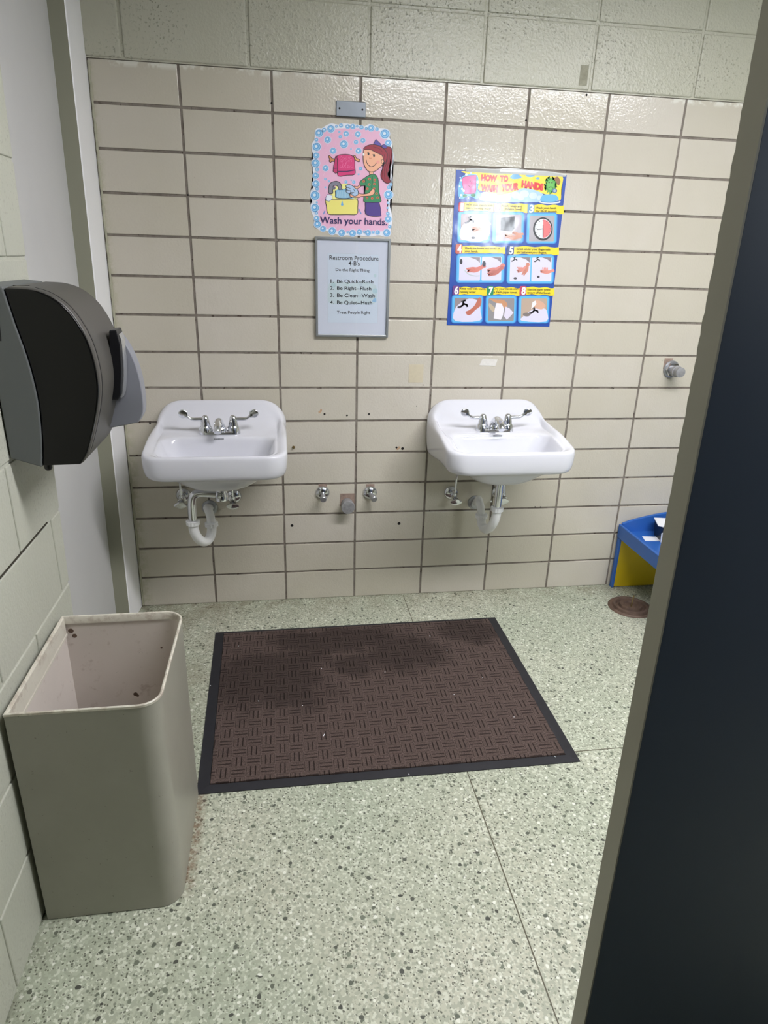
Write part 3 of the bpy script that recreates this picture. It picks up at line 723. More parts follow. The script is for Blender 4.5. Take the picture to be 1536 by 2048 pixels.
# cover profile in the wall-to-front plane
N1 = [on_wall(px, py, DY0) for px, py in ((5,573),(60,577),(103,593),(143,628),(178,688),(196,760),(194,822),(177,900),(161,932),(85,935))]
bnd = [on_wall(px, py, DY0) for px, py in ((85,935),(84,880),(76,800),(56,720),(31,650),(5,573))]
cover = [tuple(v) for v in [(p.x, p.z) for p in smooth_path([(x, 0, z) for x, z in N1[:9]], 5)]] + [N1[9]]
cov = cover[:-1] + [(x, z) for x, z in [(b.x, b.z) for b in smooth_path([(x, 0, z) for x, z in bnd], 3)]][:-1]
bm = bmesh.new(); prism(bm, [(x + (.006 if 0 else 0), z) for x, z in cov], DY0 + .010, DY1); 
cv = build('cover', bm, M['dark_plastic'], t, bevel=.010, segs=4, smooth=True, angle=40)
c0 = (-.155, 1.19)
def shrink(poly, s): return [(c0[0] + (x - c0[0]) * s, c0[1] + (z - c0[1]) * s) for x, z in poly]
bm = bmesh.new(); prism(bm, shrink(cov, .985), DY0 + .002, DY0 + .0115); build('smoked_window', bm, M['smoke_plastic'], cv, bevel=.003, segs=3, smooth=True, angle=40)
# groove lines round the front
def band(bm, frac0, frac1, ya, yb, th, lift):
    P = cover[:-1]; n = len(P); seg = P[int(n * frac0):int(n * frac1)]; lo, hi = [], []
    for i, (x, z) in enumerate(seg):
        x2, z2 = seg[min(i+1, len(seg)-1)]; x1_, z1_ = seg[max(i-1, 0)]; dx, dz = x2 - x1_, z2 - z1_; L = math.hypot(dx, dz); nx, nz = -dz / L, dx / L
        lo.append((x - nx * th * .0, z - nz * th * .0, nx, nz))
    for (x, z, nx, nz), (x2, z2, nx2, nz2) in zip(lo, lo[1:]):
        A = [(x + nx * lift, ya, z + nz * lift), (x2 + nx2 * lift, ya, z2 + nz2 * lift), (x2 + nx2 * lift, yb, z2 + nz2 * lift), (x + nx * lift, yb, z + nz * lift)]
        B = [(x - nx * .002, ya, z - nz * .002), (x2 - nx2 * .002, ya, z2 - nz2 * .002), (x2 - nx2 * .002, yb, z2 - nz2 * .002), (x - nx * .002, yb, z - nz * .002)]
        hexa(bm, B, A)
bm = bmesh.new(); band(bm, .14, .92, DY0 + .030, DY0 + .034, .001, .0006); build('seam_line', bm, M['black_plastic'], cv)
bm = bmesh.new(); band(bm, .02, .12, DY0 + .055, DY0 + .060, .001, .0006)
build('seam_line', bm, M['black_plastic'], cv)
# housing: against the wall, behind the cover
hb = [(b.x, b.z) for b in smooth_path([(x, 0, z) for x, z in bnd], 3)]
zt = N1[0][1]; zb = on_wall(0, 921, DY0)[1]
poly = [(XL + .003, zt + .004)] + [(x - .0012, z) for x, z in hb[::-1]] + [(XL + .003, zb + .004)]
bm = bmesh.new(); prism(bm, poly, DY0, DY1); hs = build('housing', bm, M['grey_plastic'], t, bevel=.003, segs=2)
a = on_wall(0, 640, DY0); b = on_wall(3, 682, DY0)
bm = bmesh.new(); prism(bm, [(a[0] - .006, a[1] + .003), (a[0] - .001, a[1]), (b[0], b[1]), (b[0] - .004, b[1])], DY0 - .0008, DY0 + .001); build('mark', bm, M['black_plastic'], hs)
x, z = on_wall(92, 935, DY0)
bm = bmesh.new(); lathe(bm, [(-.004, .008), (.006, .008), (.010, .005), (.010, 0)], (x, DY0 + .014, z), (0, 0, -1), 16); build('hinge_pin', bm, M['black_plastic'], t, smooth=True)
# push lever with badge
LV = [on_wall(px, py, -1.005) for px, py in ((236,668),(250,686),(264,712),(277,748),(285,790),(286,825),(277,845),(250,851),(216,857),(222,760))]
lv = [(p.x, p.z) for p in smooth_path([(x, 0, z) for x, z in LV[:7]], 4)] + LV[7:]
bm = bmesh.new(); prism(bm, lv, -1.005, -.962); lev = build('push_lever', bm, M['lever_plastic'], t, bevel=.003, segs=3)
BK = [on_wall(px, py, -1.06) for px, py in ((218,661),(232,660),(240,690),(243,740),(241,790),(236,800),(222,800),(220,730))]
bm = bmesh.new(); prism(bm, BK, -1.06, -1.006); br = build('lever_bracket', bm, M['black_plastic'], t, bevel=.002)
bd = [on_wall(px, py, -1.045) for px, py in ((236,668),(241,680),(245,720),(246,750),(244,785),(240,797),(238,790),(239,740),(236,690))]
bm = bmesh.new(); prism(bm, [(x + .002, z) for x, z in bd], -1.045, -1.007); build('badge', bm, M['silver_badge'], br)
FT = [on_wall(px, py, -1.0) for px, py in ((222,836),(212,858),(204,863),(210,846))]
bm = bmesh.new(); prism(bm, FT, -1.0, -.97); build('paper_slot', bm, M['black_plastic'], t)

# ------------------------------------------------------------------ floor mat
mcx, mcy = .609, -.692
t = tag(empty('floor_mat', (mcx, mcy, 0)), 'brown ribbed entrance mat with black rubber border, damp in patches', 'mat')
MC = [(.018, -.256), (1.196, -.251), (1.197, -1.132), (.040, -1.131)]
MI = [(.018 + .034, -.256 - .018), (1.196 - .034, -.251 - .018), (1.197 - .036, -1.132 + .030), (.040 + .034, -1.131 + .030)]
bm = bmesh.new()
a = [bm.verts.new((x, y, .0005)) for x, y in MC]; c_ = [bm.verts.new((x, y, .003)) for x, y in MC]
b_ = [bm.verts.new((x, y, .0055)) for x, y in MI]; d_ = [bm.verts.new((x, y, .0015)) for x, y in MI]
for k in range(4):
    k2 = (k + 1) % 4
    bm.faces.new((a[k], a[k2], c_[k2], c_[k])); bm.faces.new((c_[k], c_[k2], b_[k2], b_[k])); bm.faces.new((b_[k], b_[k2], d_[k2], d_[k])); bm.faces.new((d_[k], d_[k2], a[k2], a[k]))
build('rubber_border', bm, M['black_rubber'], t)
g_ = .0015
MI2 = [(MI[0][0] + g_, MI[0][1] - g_), (MI[1][0] - g_, MI[1][1] - g_), (MI[2][0] - g_, MI[2][1] + g_), (MI[3][0] + g_, MI[3][1] + g_)]
bm = bmesh.new(); hexa(bm, [(x - mcx, y - mcy, .002) for x, y in MI2[::-1]], [(x - mcx, y - mcy, .0085) for x, y in MI2[::-1]])
cp_ = build('carpet', bm, M['carpet'], t); cp_.matrix_parent_inverse = Matrix.Identity(4); 
bm = bmesh.new()
def on_floor(px, py, z=0.0):
    d = RM @ np.array([(px - 768) / FPX, (1024 - py) / FPX, -1.0]); tt = (z - CP[2]) / d[2]; h = CP + tt * d; return float(h[0]), float(h[1])
for px, py, l in ((648,1470,.008),(517,1402,.003),(740,1424,.003),(643,1337,.003),(860,1272,.005),(894,1301,.003),(1110,1513,.004),(818,1549,.004),(770,1344,.003),(620,1264,.003),(908,1389,.002),(1028,1434,.002),(965,1355,.002),(421,1371,.003),(605,1411,.003),(477,1292,.002)):
    x, y = on_floor(px, py, .009); an = random.uniform(-.5, .5)
    zz = .0088
    dx, dy = l * math.sin(an), l * math.cos(an); hexa(bm, [(x - dx, y - dy, zz), (x + .0016, y, zz), (x + dx, y + dy, zz), (x - .0016, y, zz)], [(x - dx, y - dy, zz + .0006), (x + .0016, y, zz + .0006), (x + dx, y + dy, zz + .0006), (x - .0016, y, zz + .0006)])
tag(build('lint', bm, M['paper']), 'white paper crumbs scattered on the brown mat', 'lint', kind='stuff')

# ------------------------------------------------------------------ rusty floor flange
fx, fy = 1.838, -.222
t = tag(empty('floor_flange', (fx, fy, 0)), 'rusty round iron floor flange with two bolts below the blue bench', 'floor flange')
bm = bmesh.new(); lathe(bm, [(0, .098), (.003, .097), (.008, .090), (.003, .082), (.003, .078), (.012, .074), (.015, .066), (.006, .060), (.006, .052), (.017, .048), (.018, .032), (.010, .027), (.010, .0)], (fx, fy, .0005), (0, 0, 1), 48); build('plate', bm, M['rust'], t, smooth=True, angle=40)
for dx, dy, h in ((-.004, -.012, .045), (.012, .012, .04)):
    bm = bmesh.new(); lathe(bm, [(0, .003), (h, .003), (h + .001, 0)], (fx + dx, fy + dy, .012), (.15, .1, 1), 10); build('bolt', bm, M['brass'], t, smooth=True)

# ------------------------------------------------------------------ blue and yellow children's bench
bx0, bx1, by0, by1, bz = 1.838, 2.62, -.52, -.008, .285
t = tag(empty('childrens_table', (2.2, -.26, 0)), 'low blue and yellow children\'s table half hidden behind the door', 'table')
bm = bmesh.new(); box(bm, bx0 + .012, bx1 - .012, by0 + .012, by1 - .014, bz - .012, bz); build('tray_top', bm, M['blue_paint'], t)
bm = bmesh.new(); box(bm, bx0, bx0 + .012, by0, by1, bz - .030, bz + .034); box(bm, bx1 - .012, bx1, by0, by1, bz - .030, bz + .034); box(bm, bx0 + .012, bx1 - .012, by0, by0 + .012, bz - .030, bz + .034); build('side_rail', bm, M['blue_paint'], t, bevel=.003)
bm = bmesh.new(); top = []
for k in range(25):
    u = k / 24; top.append((bx0 + .012 + (bx1 - bx0 - .024) * u, by1, bz + .040 + .060 * math.sin(PI * u) ** .8))
poly = [(bx0 + .012, by1, bz - .03), (bx1 - .012, by1, bz - .03)] + top[::-1]
hexa(bm, poly, [(x, by1 - .014, z) for x, y, z in poly]); build('back_guard', bm, M['blue_paint'], t, bevel=.003)
bm = bmesh.new(); box(bm, bx0 + .014, bx1 - .014, -.030, -.018, .004, bz - .031); build('yellow_panel', bm, M['yellow_paint'], t, bevel=.001)
for xx in (bx0 + .004, bx1 - .012):
    bm = bmesh.new(); box(bm, xx - .003, xx + .009, -.034, -.012, .002, bz - .031); build('leg', bm, M['blue_paint'], t, bevel=.002)
# things on it
bm = bmesh.new(); x, y = on_floor(1300, 1079, bz)
pp = [on_floor(a, b, bz) for a, b in ((1284,1073),(1326,1074),(1330,1083),(1290,1082))]
hexa(bm, [(x, y, bz + .0006) for x, y in pp], [(x, y, bz + .0014) for x, y in pp]); tag(build('paper_slip', bm, M['paper']), 'flat white slip of paper lying on the blue tray', 'paper')
bq = tag(empty('paper_packet', (1.99, -.06, bz)), 'small opened white paper packet with dark print standing on the blue tray', 'packet')
bm = bmesh.new(); hexa(bm, [(1.975, -.150, bz + .001), (2.05, -.175, bz + .001), (2.07, -.085, bz + .001), (1.985, -.07, bz + .001)], [(1.968, -.155, bz + .070), (2.05, -.18, bz + .070), (2.07, -.085, bz + .07), (1.978, -.065, bz + .07)]); build('box_body', bm, M['black_plastic'], bq)
bm = bmesh.new(); hexa(bm, [(1.955, -.135, bz + .071), (2.055, -.205, bz + .071), (2.08, -.07, bz + .075), (1.985, -.045, bz + .073)], [(1.955, -.135, bz + .074), (2.055, -.205, bz + .074), (2.08, -.07, bz + .078), (1.985, -.045, bz + .076)]); build('flap', bm, M['paper'], bq)
bm = bmesh.new(); hexa(bm, [(1.967, -.158, bz + .001), (1.990, -.168, bz + .001), (1.990, -.165, bz + .001), (1.969, -.150, bz + .001)], [(1.960, -.162, bz + .045), (1.99, -.172, bz + .065), (1.99, -.169, bz + .065), (1.964, -.155, bz + .045)]); build('side_flap', bm, M['paper'], bq)

# ------------------------------------------------------------------ prints on the wall
PM = {}
def ink(c, coat=0.0, rough=0.45):
    k = (c, coat)
    if k not in PM:
        m = bpy.data.materials.new('ink_%02x%02x%02x' % c); m.use_nodes = True; t = NT(m); b = t.n['Principled BSDF']
        b.inputs['Base Color'].default_value = lin(c); b.inputs['Roughness'].default_value = rough
        if coat:
            b.inputs['Coat Weight'].default_value = coat; b.inputs['Coat Roughness'].default_value = 0.16
            nb = t.bump(t.noise(t.pos(), 14, 2, .5), 0.22, 0.006); t.link(nb, b.inputs['Coat Normal'])
        PM[k] = m
    return PM[k]
class Print:
    last = 0.0
    """flat printed shapes, each in its own colour, laid one above the other on a sheet"""
    def __init__(s, y, crop=None, coat=0.0):
        if y > -.0027 or abs(y + .0078) < 1e-6: Print.last = 0.0
        s.bm = bmesh.new(); s.y = min(y if Print.last == 0.0 else 0.0, Print.last - 2e-5); s.mats = []; s.crop = crop; s.coat = coat; s.step = 1.3e-5
    def w(s, p):
        if s.crop: return on_wall(s.crop[0] + p[0] / s.crop[2], s.crop[1] + p[1] / s.crop[2], -.003)
        return p
    def mi(s, c):
        m = ink(c, s.coat)
        if m not in s.mats: s.mats.append(m)
        return s.mats.index(m)
    def up(s): s.y -= s.step
    def poly(s, pts, c, raw=False, up=True):
        if up: s.up()
        P = pts if raw else [s.w(p) for p in pts]
        A = sum(P[i][0] * P[(i+1) % len(P)][1] - P[(i+1) % len(P)][0] * P[i][1] for i in range(len(P)))
        if A < 0: P = P[::-1]
        vs = [s.bm.verts.new((x, s.y, z)) for x, z in P]
        f = s.bm.faces.new(vs); f.material_index = s.mi(c)
    def curve(s, pts, c, n=5, closed=True, up=True):
        s.poly(s.spl(pts, n, closed), c, up=up)
    def spl(s, pts, n=5, closed=True):
        P = [Vector((a, b, 0)) for a, b in pts]
        if not closed: return [(q.x, q.y) for q in smooth_path(P, n)]
        out = []; m = len(P)
        for i in range(m):
            a, b, c, d = P[i-1], P[i], P[(i+1) % m], P[(i+2) % m]
            for k in range(n):
                t = k / n; q = 0.5 * ((2*b) + (-a + c) * t + (2*a - 5*b + 4*c - d) * t*t + (-a + 3*b - 3*c + d) * t**3); out.append((q.x, q.y))
        return out
    def disc(s, x, y, r, c, ry=None, n=20, up=True):
        ry = ry or r; s.poly([(x + r * math.cos(2*PI*k/n), y + ry * math.sin(2*PI*k/n)) for k in range(n)], c, up=up)
    def stroke(s, pts, wd, c, smooth=0, closed=False, up=True):
        if smooth: pts = s.spl(pts, smooth, closed)
        if closed: pts = pts + [pts[0]]
        if up: s.up()
        L = []
        for i, (x, y) in enumerate(pts):
            a = pts[max(i-1, 0)]; b = pts[min(i+1, len(pts)-1)]; dx, dy = b[0] - a[0], b[1] - a[1]; l = math.hypot(dx, dy) or 1
            nx, ny = -dy / l * wd / 2, dx / l * wd / 2; L.append(((x + nx, y + ny), (x - nx, y - ny)))
        m = s.mi(c)
        for (a, b), (d, e) in zip(L, L[1:]):
            q = [s.w(v) for v in (a, b, e, d)]
            try: f = s.bm.faces.new([s.bm.verts.new((x, s.y, z)) for x, z in q]); f.material_index = m
            except Exception: pass
    def outlined(s, pts, fill, line, wd, n=5):
        P = s.spl(pts, n) if n else pts
        s.poly(P, fill); s.stroke(P, wd, line, closed=True)
    def text(s, body, xl, xr, zb, size, c, raw=False, slope=0.0, bold=0.0):
        """lettering from xl to xr with its baseline at zb, in wall metres; size = cap height"""
        s.up(); cu = bpy.data.curves.new('t', 'FONT'); cu.body = body; cu.size = 1.0; cu.offset = bold; cu.resolution_u = 3
        ob = bpy.data.objects.new('t', cu); me = bpy.data.meshes.new_from_object(ob)
        co = [v.co.copy() for v in me.vertices]
        if not co: return
        mnx = min(v.x for v in co); mxx = max(v.x for v in co); kx = (xr - xl) / (mxx - mnx); kz = size / 0.70
        vs = [s.bm.verts.new((xl + (v.x - mnx) * kx, s.y, zb + v.y * kz + slope * (v.x - mnx) * kx)) for v in co]
        m = s.mi(c)
        for p in me.polygons:
            try: f = s.bm.faces.new([vs[i] for i in p.vertices]); f.material_index = m
            except Exception: pass
        bpy.data.objects.remove(ob); bpy.data.curves.remove(cu); bpy.data.meshes.remove(me)
    def ptext(s, body, a, b, cap, c, bold=0.0):
        """lettering between two baseline ends given in crop pixels"""
        (x0, z0), (x1, z1) = s.w(a), s.w(b); xt, ztp = s.w((a[0], a[1] - cap))
        s.text(body, x0, x1, z0, abs(ztp - z0), c, slope=(z1 - z0) / (x1 - x0), bold=bold)
    def done(s, name, parent):
        Print.last = s.y
        bmesh.ops.triangulate(s.bm, faces=[f for f in s.bm.faces if len(f.verts) > 4])
        me = bpy.data.meshes.new(name); s.bm.normal_update()
        for f in s.bm.faces:
            if f.normal.y > 0: f.normal_flip()
        s.bm.to_mesh(me); s.bm.free(); return new_obj(name, me, parent, s.mats)

INK = (40, 34, 40)
# ---- pink hand washing poster (cut-out with a border of bubbles)
CR = (600, 180, 6.827)
t = tag(empty('bubble_poster', (.59, 0, 1.52)), 'pink cut-out poster of a girl washing hands, edged with blue bubbles', 'poster')
OUT = [(205,560),(240,520),(300,520),(360,480),(430,455),(520,470),(600,455),(700,465),(800,475),(880,495),(950,462),(1020,490),(1060,520),(1110,520),(1180,530),(1225,590),(1230,660),(1265,720),(1262,800),(1280,900),(1278,1000),(1250,1120),(1270,1180),(1265,1260),(1240,1330),(1265,1420),(1250,1500),(1225,1560),(1240,1640),(1262,1720),(1262,1800),(1245,1880),(1240,1950),(1220,1998),(1150,2005),(1080,1985),(980,2002),(880,1995),(790,1990),(710,2006),(640,1985),(560,2005),(490,1965),(430,1980),(370,1925),(290,1925),(235,1890),(190,1820),(195,1750),(165,1690),(140,1620),(150,1550),(165,1520),(142,1450),(150,1370),(180,1320),(170,1240),(190,1160),(165,1080),(170,1020),(155,960),(180,890),(160,820),(160,740),(195,680),(200,620)]
pr = Print(-.0016, CR); W1 = pr.spl(OUT, 3)
sheet = bmesh.new(); V1 = [pr.w(p) for p in W1]
hexa(sheet, [(x, -.0006, z) for x, z in V1], [(x, -.0014, z) for x, z in V1]); bmesh.ops.triangulate(sheet, faces=[f for f in sheet.faces if len(f.verts) > 4])
build('sheet', sheet, ink((236, 240, 250)), t)
pr.curve([(235,600),(400,540),(700,520),(1000,540),(1150,600),(1200,760),(1225,1000),(1215,1300),(1190,1500),(1200,1750),(1195,1900),(1050,1935),(700,1945),(450,1915),(300,1860),(250,1700),(225,1500),(240,1200),(235,900),(230,720)], (238, 186, 214), 4)
random.seed(3)
for k in range(150):     # crayon strokes
    x = random.uniform(290, 1150); y = random.uniform(580, 1880); l = random.uniform(20, 50)
    pr.stroke([(x, y), (x + random.uniform(6, 22), y - l)], 6, random.choice([(232, 172, 208), (244, 202, 226), (236, 194, 224)]), up=(k % 50 == 0))
pr.done('pink_field', t)
pr = Print(-.0024, CR)
BUB = [(262,590,50),(330,545,28),(422,530,48),(497,497,18),(560,485,26),(652,500,30),(722,500,34),(780,497,16),(840,510,28),(905,528,20),(972,520,42),(1050,535,24),(1160,600,60),(1205,725,42),
       (225,680,24),(228,775,54),(222,895,40),(215,1000,52),(235,1085,26),(215,1170,40),(218,1280,46),(235,1350,24),(205,1440,58),(230,1535,14),(205,1610,52),(225,1680,20),(228,1755,36),(240,1835,44),(315,1895,38),(440,1925,48),(570,1950,44),(650,1940,16),(718,1955,44),(812,1940,36),(880,1935,18),(930,1950,38),(1000,1940,20),(1060,1945,30),(1185,1950,46),(1225,1865,22),(1205,1765,42),(1200,1690,24),(1195,1610,14),(1205,1540,18),(1210,1430,56),(1215,1330,26),(1240,1290,20),
       (630,598,36),(790,605,38),(550,638,22),(378,680,42),(600,740,50),(765,712,28),(860,690,32),(452,830,40),(800,832,38),(350,1068,38),(828,1072,24),(537,572,14),(697,805,10),(345,1215,16),(395,1245,14),(628,1255,20),(735,1258,22),(345,1330,12),(700,1230,10),(800,1150,12)]
cs = (((150, 196, 234)), ((88, 156, 214)), ((150, 204, 240)), ((226, 240, 250)))
for lay_, (f, dx) in enumerate(((1.22, 0), (1.0, 0), (.84, 0), (.62, -.05), (.36, -.12))):
    pr.up()
    for x, y, r in BUB:
        if r < 15 and lay_ > 2: continue
        c = [(214, 228, 246), (84, 150, 208), (148, 202, 238), (104, 172, 226), (222, 238, 250)][lay_]
        pr.disc(x + dx * r, y + dx * r, r * f, c, up=False, n=16)
pr.done('bubbles', t)
# towel on its rail
pr = Print(-.0030, CR); wd = 9
pr.outlined([(388,905),(408,898),(440,935),(500,945),(500,975),(435,975),(420,990),(398,970),(405,945)], (206, 140, 82), INK, wd, 2)
pr.outlined([(730,900),(752,895),(770,930),(815,950),(812,978),(785,975),(745,945),(742,920)], (226, 168, 104), INK, wd, 2)
pr.outlined([(490,900),(470,990),(452,1110),(520,1125),(540,950)], (200, 54, 112), INK, wd, 2)
pr.outlined([(505,905),(560,882),(650,880),(715,900),(745,940),(748,1050),(748,1150),(640,1162),(520,1172),(515,1050),(512,960)], (220, 58, 124), INK, wd, 3)
for k in range(60):
    x = random.uniform(535, 715); y = random.uniform(915, 1070); pr.stroke([(x, y), (x + 10, y - 16)], 4, (236, 120, 168), up=(k == 0))
pr.stroke([(520,1112),(640,1112),(745,1092)], 16, (90, 40, 92)); pr.stroke([(455,1072),(512,1068)], 10, (90, 40, 92))
pr.done('towel_picture', t)
# wash basin, tap, soap
pr = Print(-.0030, CR)
pr.curve([(400,1500),(430,1400),(480,1320),(560,1285),(640,1280),(740,1330),(780,1480),(700,1500)], (244, 240, 150), 4)
pr.curve([(490,1370),(600,1350),(720,1400),(740,1470),(640,1485),(490,1470),(482,1420)], (130, 186, 218), 4)
for k in range(14): pr.stroke([(515 + k * 14, 1375), (505 + k * 15, 1470)], 5, (190, 216, 228), up=(k == 0))
pr.stroke([(480,1370),(486,1440),(500,1472),(620,1482),(710,1468)], wd, INK, smooth=4)
pr.outlined([(350,1485),(440,1500),(600,1492),(700,1490),(785,1495),(788,1600),(775,1695),(640,1700),(500,1702),(385,1690),(362,1590)], (242, 232, 128), INK, wd, 3)
pr.outlined([(395,1410),(392,1340),(410,1280),(460,1250),(520,1250),(560,1290),(568,1350),(530,1360),(520,1320),(480,1300),(445,1330),(448,1410)], (132, 132, 146), INK, wd, 3)
pr.disc(462, 1340, 24, (110, 110, 124)); pr.stroke([(515,1355),(585,1358)], 14, (90, 90, 104))
pr.outlined([(352,1470),(372,1425),(440,1440),(440,1490),(398,1520),(355,1510)], (232, 240, 250), (70, 96, 150), 7, 0)
pr.disc(575, 1565, 17, (110, 176, 226)); pr.poly([(560,1560),(575,1505),(590,1560)], (110, 176, 226))
pr.stroke([(340,1650),(320,1695)], 14, (120, 160, 220)); pr.stroke([(805,1625),(835,1690)], 14, (120, 160, 220)); pr.stroke([(735,1490),(745,1480)], 10, (120, 160, 220))
pr.done('basin_picture', t)
# the girl
SK = (246, 184, 150); pr = Print(-.0036, CR)
pr.outlined([(895,1520),(980,1535),(1080,1530),(1105,1700),(1100,1720),(1000,1725),(895,1695),(892,1600)], (84, 62, 140), INK, 7, 2)
pr.outlined([(1130,790),(1190,775),(1240,785),(1262,860),(1255,980),(1225,1080),(1195,1150),(1235,1240),(1230,1262),(1180,1272),(1130,1230),(1105,1180),(1110,1120),(1150,1000),(1120,900)], (150, 40, 58), INK, 8, 4)
for q in ([(1170,850),(1190,960),(1150,1100),(1160,1220)], [(1215,850),(1218,960),(1180,1080),(1190,1180)]): pr.stroke(q, 6, (90, 24, 36), smooth=5)
pr.outlined([(945,1120),(1000,1120),(1000,1170),(950,1170)], SK, INK, 6, 0)
pr.outlined([(825,1290),(780,1320),(740,1310),(745,1350),(800,1340),(835,1312)], SK, INK, 7, 2)
pr.outlined([(940,1165),(1000,1150),(1050,1175),(1072,1250),(1080,1400),(1110,1515),(1060,1535),(940,1535),(868,1520),(885,1400),(895,1310),(850,1310),(820,1300),(820,1250),(870,1210)], (58, 142, 92), INK, 8, 2)
for x, y in ((950,1215),(1020,1230),(870,1248),(945,1290),(1015,1285),(920,1350),(1045,1415),(915,1475),(985,1480),(1060,1470),(1010,1350)):
    pr.disc(x, y, 17, (226, 92, 74)); pr.disc(x, y + 2, 8, (60, 130, 84))
pr.stroke([(985,1180),(985,1270),(975,1340)], 6, INK, smooth=4); pr.stroke([(890,1215),(905,1300)], 6, INK)
pr.outlined([(1015,1355),(1020,1400),(980,1440),(900,1450),(830,1455),(800,1470),(700,1460),(675,1430),(690,1395),(740,1375),(790,1380),(815,1415),(880,1420),(940,1405),(980,1360)], SK, INK, 7, 3)
pr.outlined([(870,820),(900,795),(1000,780),(1100,820),(1150,950),(1110,1040),(1030,1105),(960,1118),(905,1080),(870,1000),(862,910)], SK, INK, 8, 4)
pr.outlined([(1115,955),(1140,945),(1148,975),(1125,1005),(1112,990)], SK, INK, 6, 2)
pr.outlined([(870,810),(905,765),(980,745),(1060,755),(1140,800),(1190,870),(1180,960),(1160,1010),(1140,950),(1120,895),(1040,855),(960,815)], (158, 44, 60), INK, 8, 4)
pr.stroke([(1000,775),(1080,800),(1130,850)], 6, (96, 26, 38), smooth=4); pr.stroke([(1150,880),(1160,980)], 6, (96, 26, 38))
pr.outlined([(1002,740),(1036,672),(1100,735),(1110,765),(1060,755)], (92, 80, 168), INK, 7, 0)
pr.outlined([(1110,760),(1150,742),(1190,770),(1175,800),(1130,790)], (92, 80, 168), INK, 7, 0)
for x, y in ((935, 872), (1010, 895)): pr.disc(x, y, 13, INK, 20); pr.stroke([(x - 20, y - 18), (x, y - 8)], 5, INK)
pr.stroke([(905,955),(915,1000),(960,1045),(1010,1035),(1045,995)], 8, INK, smooth=5)
pr.disc(950, 930, 6, (214, 120, 90)); pr.disc(968, 932, 6, (214, 120, 90)); pr.disc(1065, 985, 22, (244, 164, 150)); pr.disc(868, 880, 12, (246, 246, 250), 20)
# lathered hands
pr.outlined([(625,1310),(660,1290),(720,1310),(750,1340),(790,1370),(790,1430),(740,1450),(690,1420),(640,1400),(625,1375),(650,1365),(615,1350),(640,1335)], (176, 202, 232), INK, 7, 3)
for q in ([(640,1330),(690,1345)], [(650,1370),(700,1375)], [(690,1385),(680,1430),(700,1445)], [(730,1350),(750,1390)], [(690,1395),(740,1400)], [(685,1415),(720,1420)]): pr.stroke(q, 6, INK)
pr.done('girl_picture', t)
pr = Print(-.0040, CR)
pr.ptext('Wash your hands.', (275, 1818), (1185, 1845), 92, (44, 40, 96), bold=.012); pr.done('lettering', t)

# ---- framed restroom procedure sheet
CF = (600, 460, 6.982)
pr0 = Print(0, CF)
fq = [pr0.w(p) for p in ((218,92),(1272,122),(1215,1500),(212,1480))]
fx0 = (fq[0][0] + fq[3][0]) / 2; fx1 = (fq[1][0] + fq[2][0]) / 2; fz1 = (fq[0][1] + fq[1][1]) / 2; fz0 = (fq[2][1] + fq[3][1]) / 2
t = tag(empty('framed_notice', ((fx0 + fx1) / 2, 0, fz0)), 'silver framed white restroom procedure notice below the pink poster', 'framed notice')
bm = bmesh.new(); fw = .0085
for a in ((fx0, fx0 + fw, fz0, fz1), (fx1 - fw, fx1, fz0, fz1), (fx0 + fw, fx1 - fw, fz0, fz0 + fw), (fx0 + fw, fx1 - fw, fz1 - fw, fz1)): box(bm, a[0], a[1], -.016, -.001, a[2], a[3])
build('frame', bm, M['frame_metal'], t, bevel=.001)
bm = bmesh.new(); box(bm, fx0 + fw, fx1 - fw, -.0075, -.001, fz0 + fw, fz1 - fw); build('mount_board', bm, ink((216, 222, 236)), t)
pr = Print(-.0078, CF)
pa = [pr.w(p) for p in ((385,325),(1100,345),(1072,1300),(385,1275))]
px0, px1, pz0, pz1 = pa[0][0], pa[1][0], pa[2][1], pa[0][1]
pr.poly([(px0 - .0007, pz0 - .0007), (px1 + .0007, pz0 - .0007), (px1 + .0007, pz1 + .0007), (px0 - .0007, pz1 + .0007)], (196, 204, 214), raw=True)
pr.poly([(px0, pz0), (px1, pz0), (px1, pz1), (px0, pz1)], (214, 226, 240), raw=True)
pr.done('paper', t)
pr = Print(-.0082, CF)
pr.curve([(400,760),(520,720),(760,740),(880,720),(1060,780),(1050,1010),(900,1040),(600,1030),(400,1010)], (206, 222, 228), 4)
pr.disc(465, 770, 34, (190, 216, 222)); pr.disc(1045, 636, 22, (198, 222, 228)); pr.disc(1045, 850, 36, (186, 216, 226)); pr.curve([(1005,990),(1035,950),(1060,960),(1060,1005),(1020,1005)], (158, 200, 232), 3); pr.disc(850, 765, 26, (196, 212, 222)); pr.disc(660, 760, 24, (200, 220, 222))
pr.done('faint_picture', t)
K = (26, 28, 38)
LN = [('Restroom Procedure', (410, 414), (1093, 428), 62, .006), ("4-B's", (675, 494), (832, 497), 62, .006), ('Do the Right Thing', (497, 572), (968, 584), 40, .010), ('Treat People Right', (513, 1168), (975, 1172), 42, .010)]
for y, n_, s_, xr in ((740, '1.', 'Be Quick--Rush', 1020), (836, '2.', 'Be Right--Flush', 993), (937, '3.', 'Be Clean--Wash', 1042), (1036, '4.', 'Be Quiet--Hush', 1003)):
    LN += [(n_, (420 + (6 if n_ == '1.' else 0), y - 4), (470, y - 4), 50, .010), (s_, (515, y - 2), (xr, y + 4), 50, .012)]
for s_, a_, b_, h_, bo in LN: pr = Print(-.0086, CF); pr.ptext(s_, a_, b_, h_, K, bo); pr.done('lettering', t)
gm = bpy.data.materials.new('glass_pane'); gm.use_nodes = True; tt = NT(gm); tt.n.remove(tt.n['Principled BSDF'])
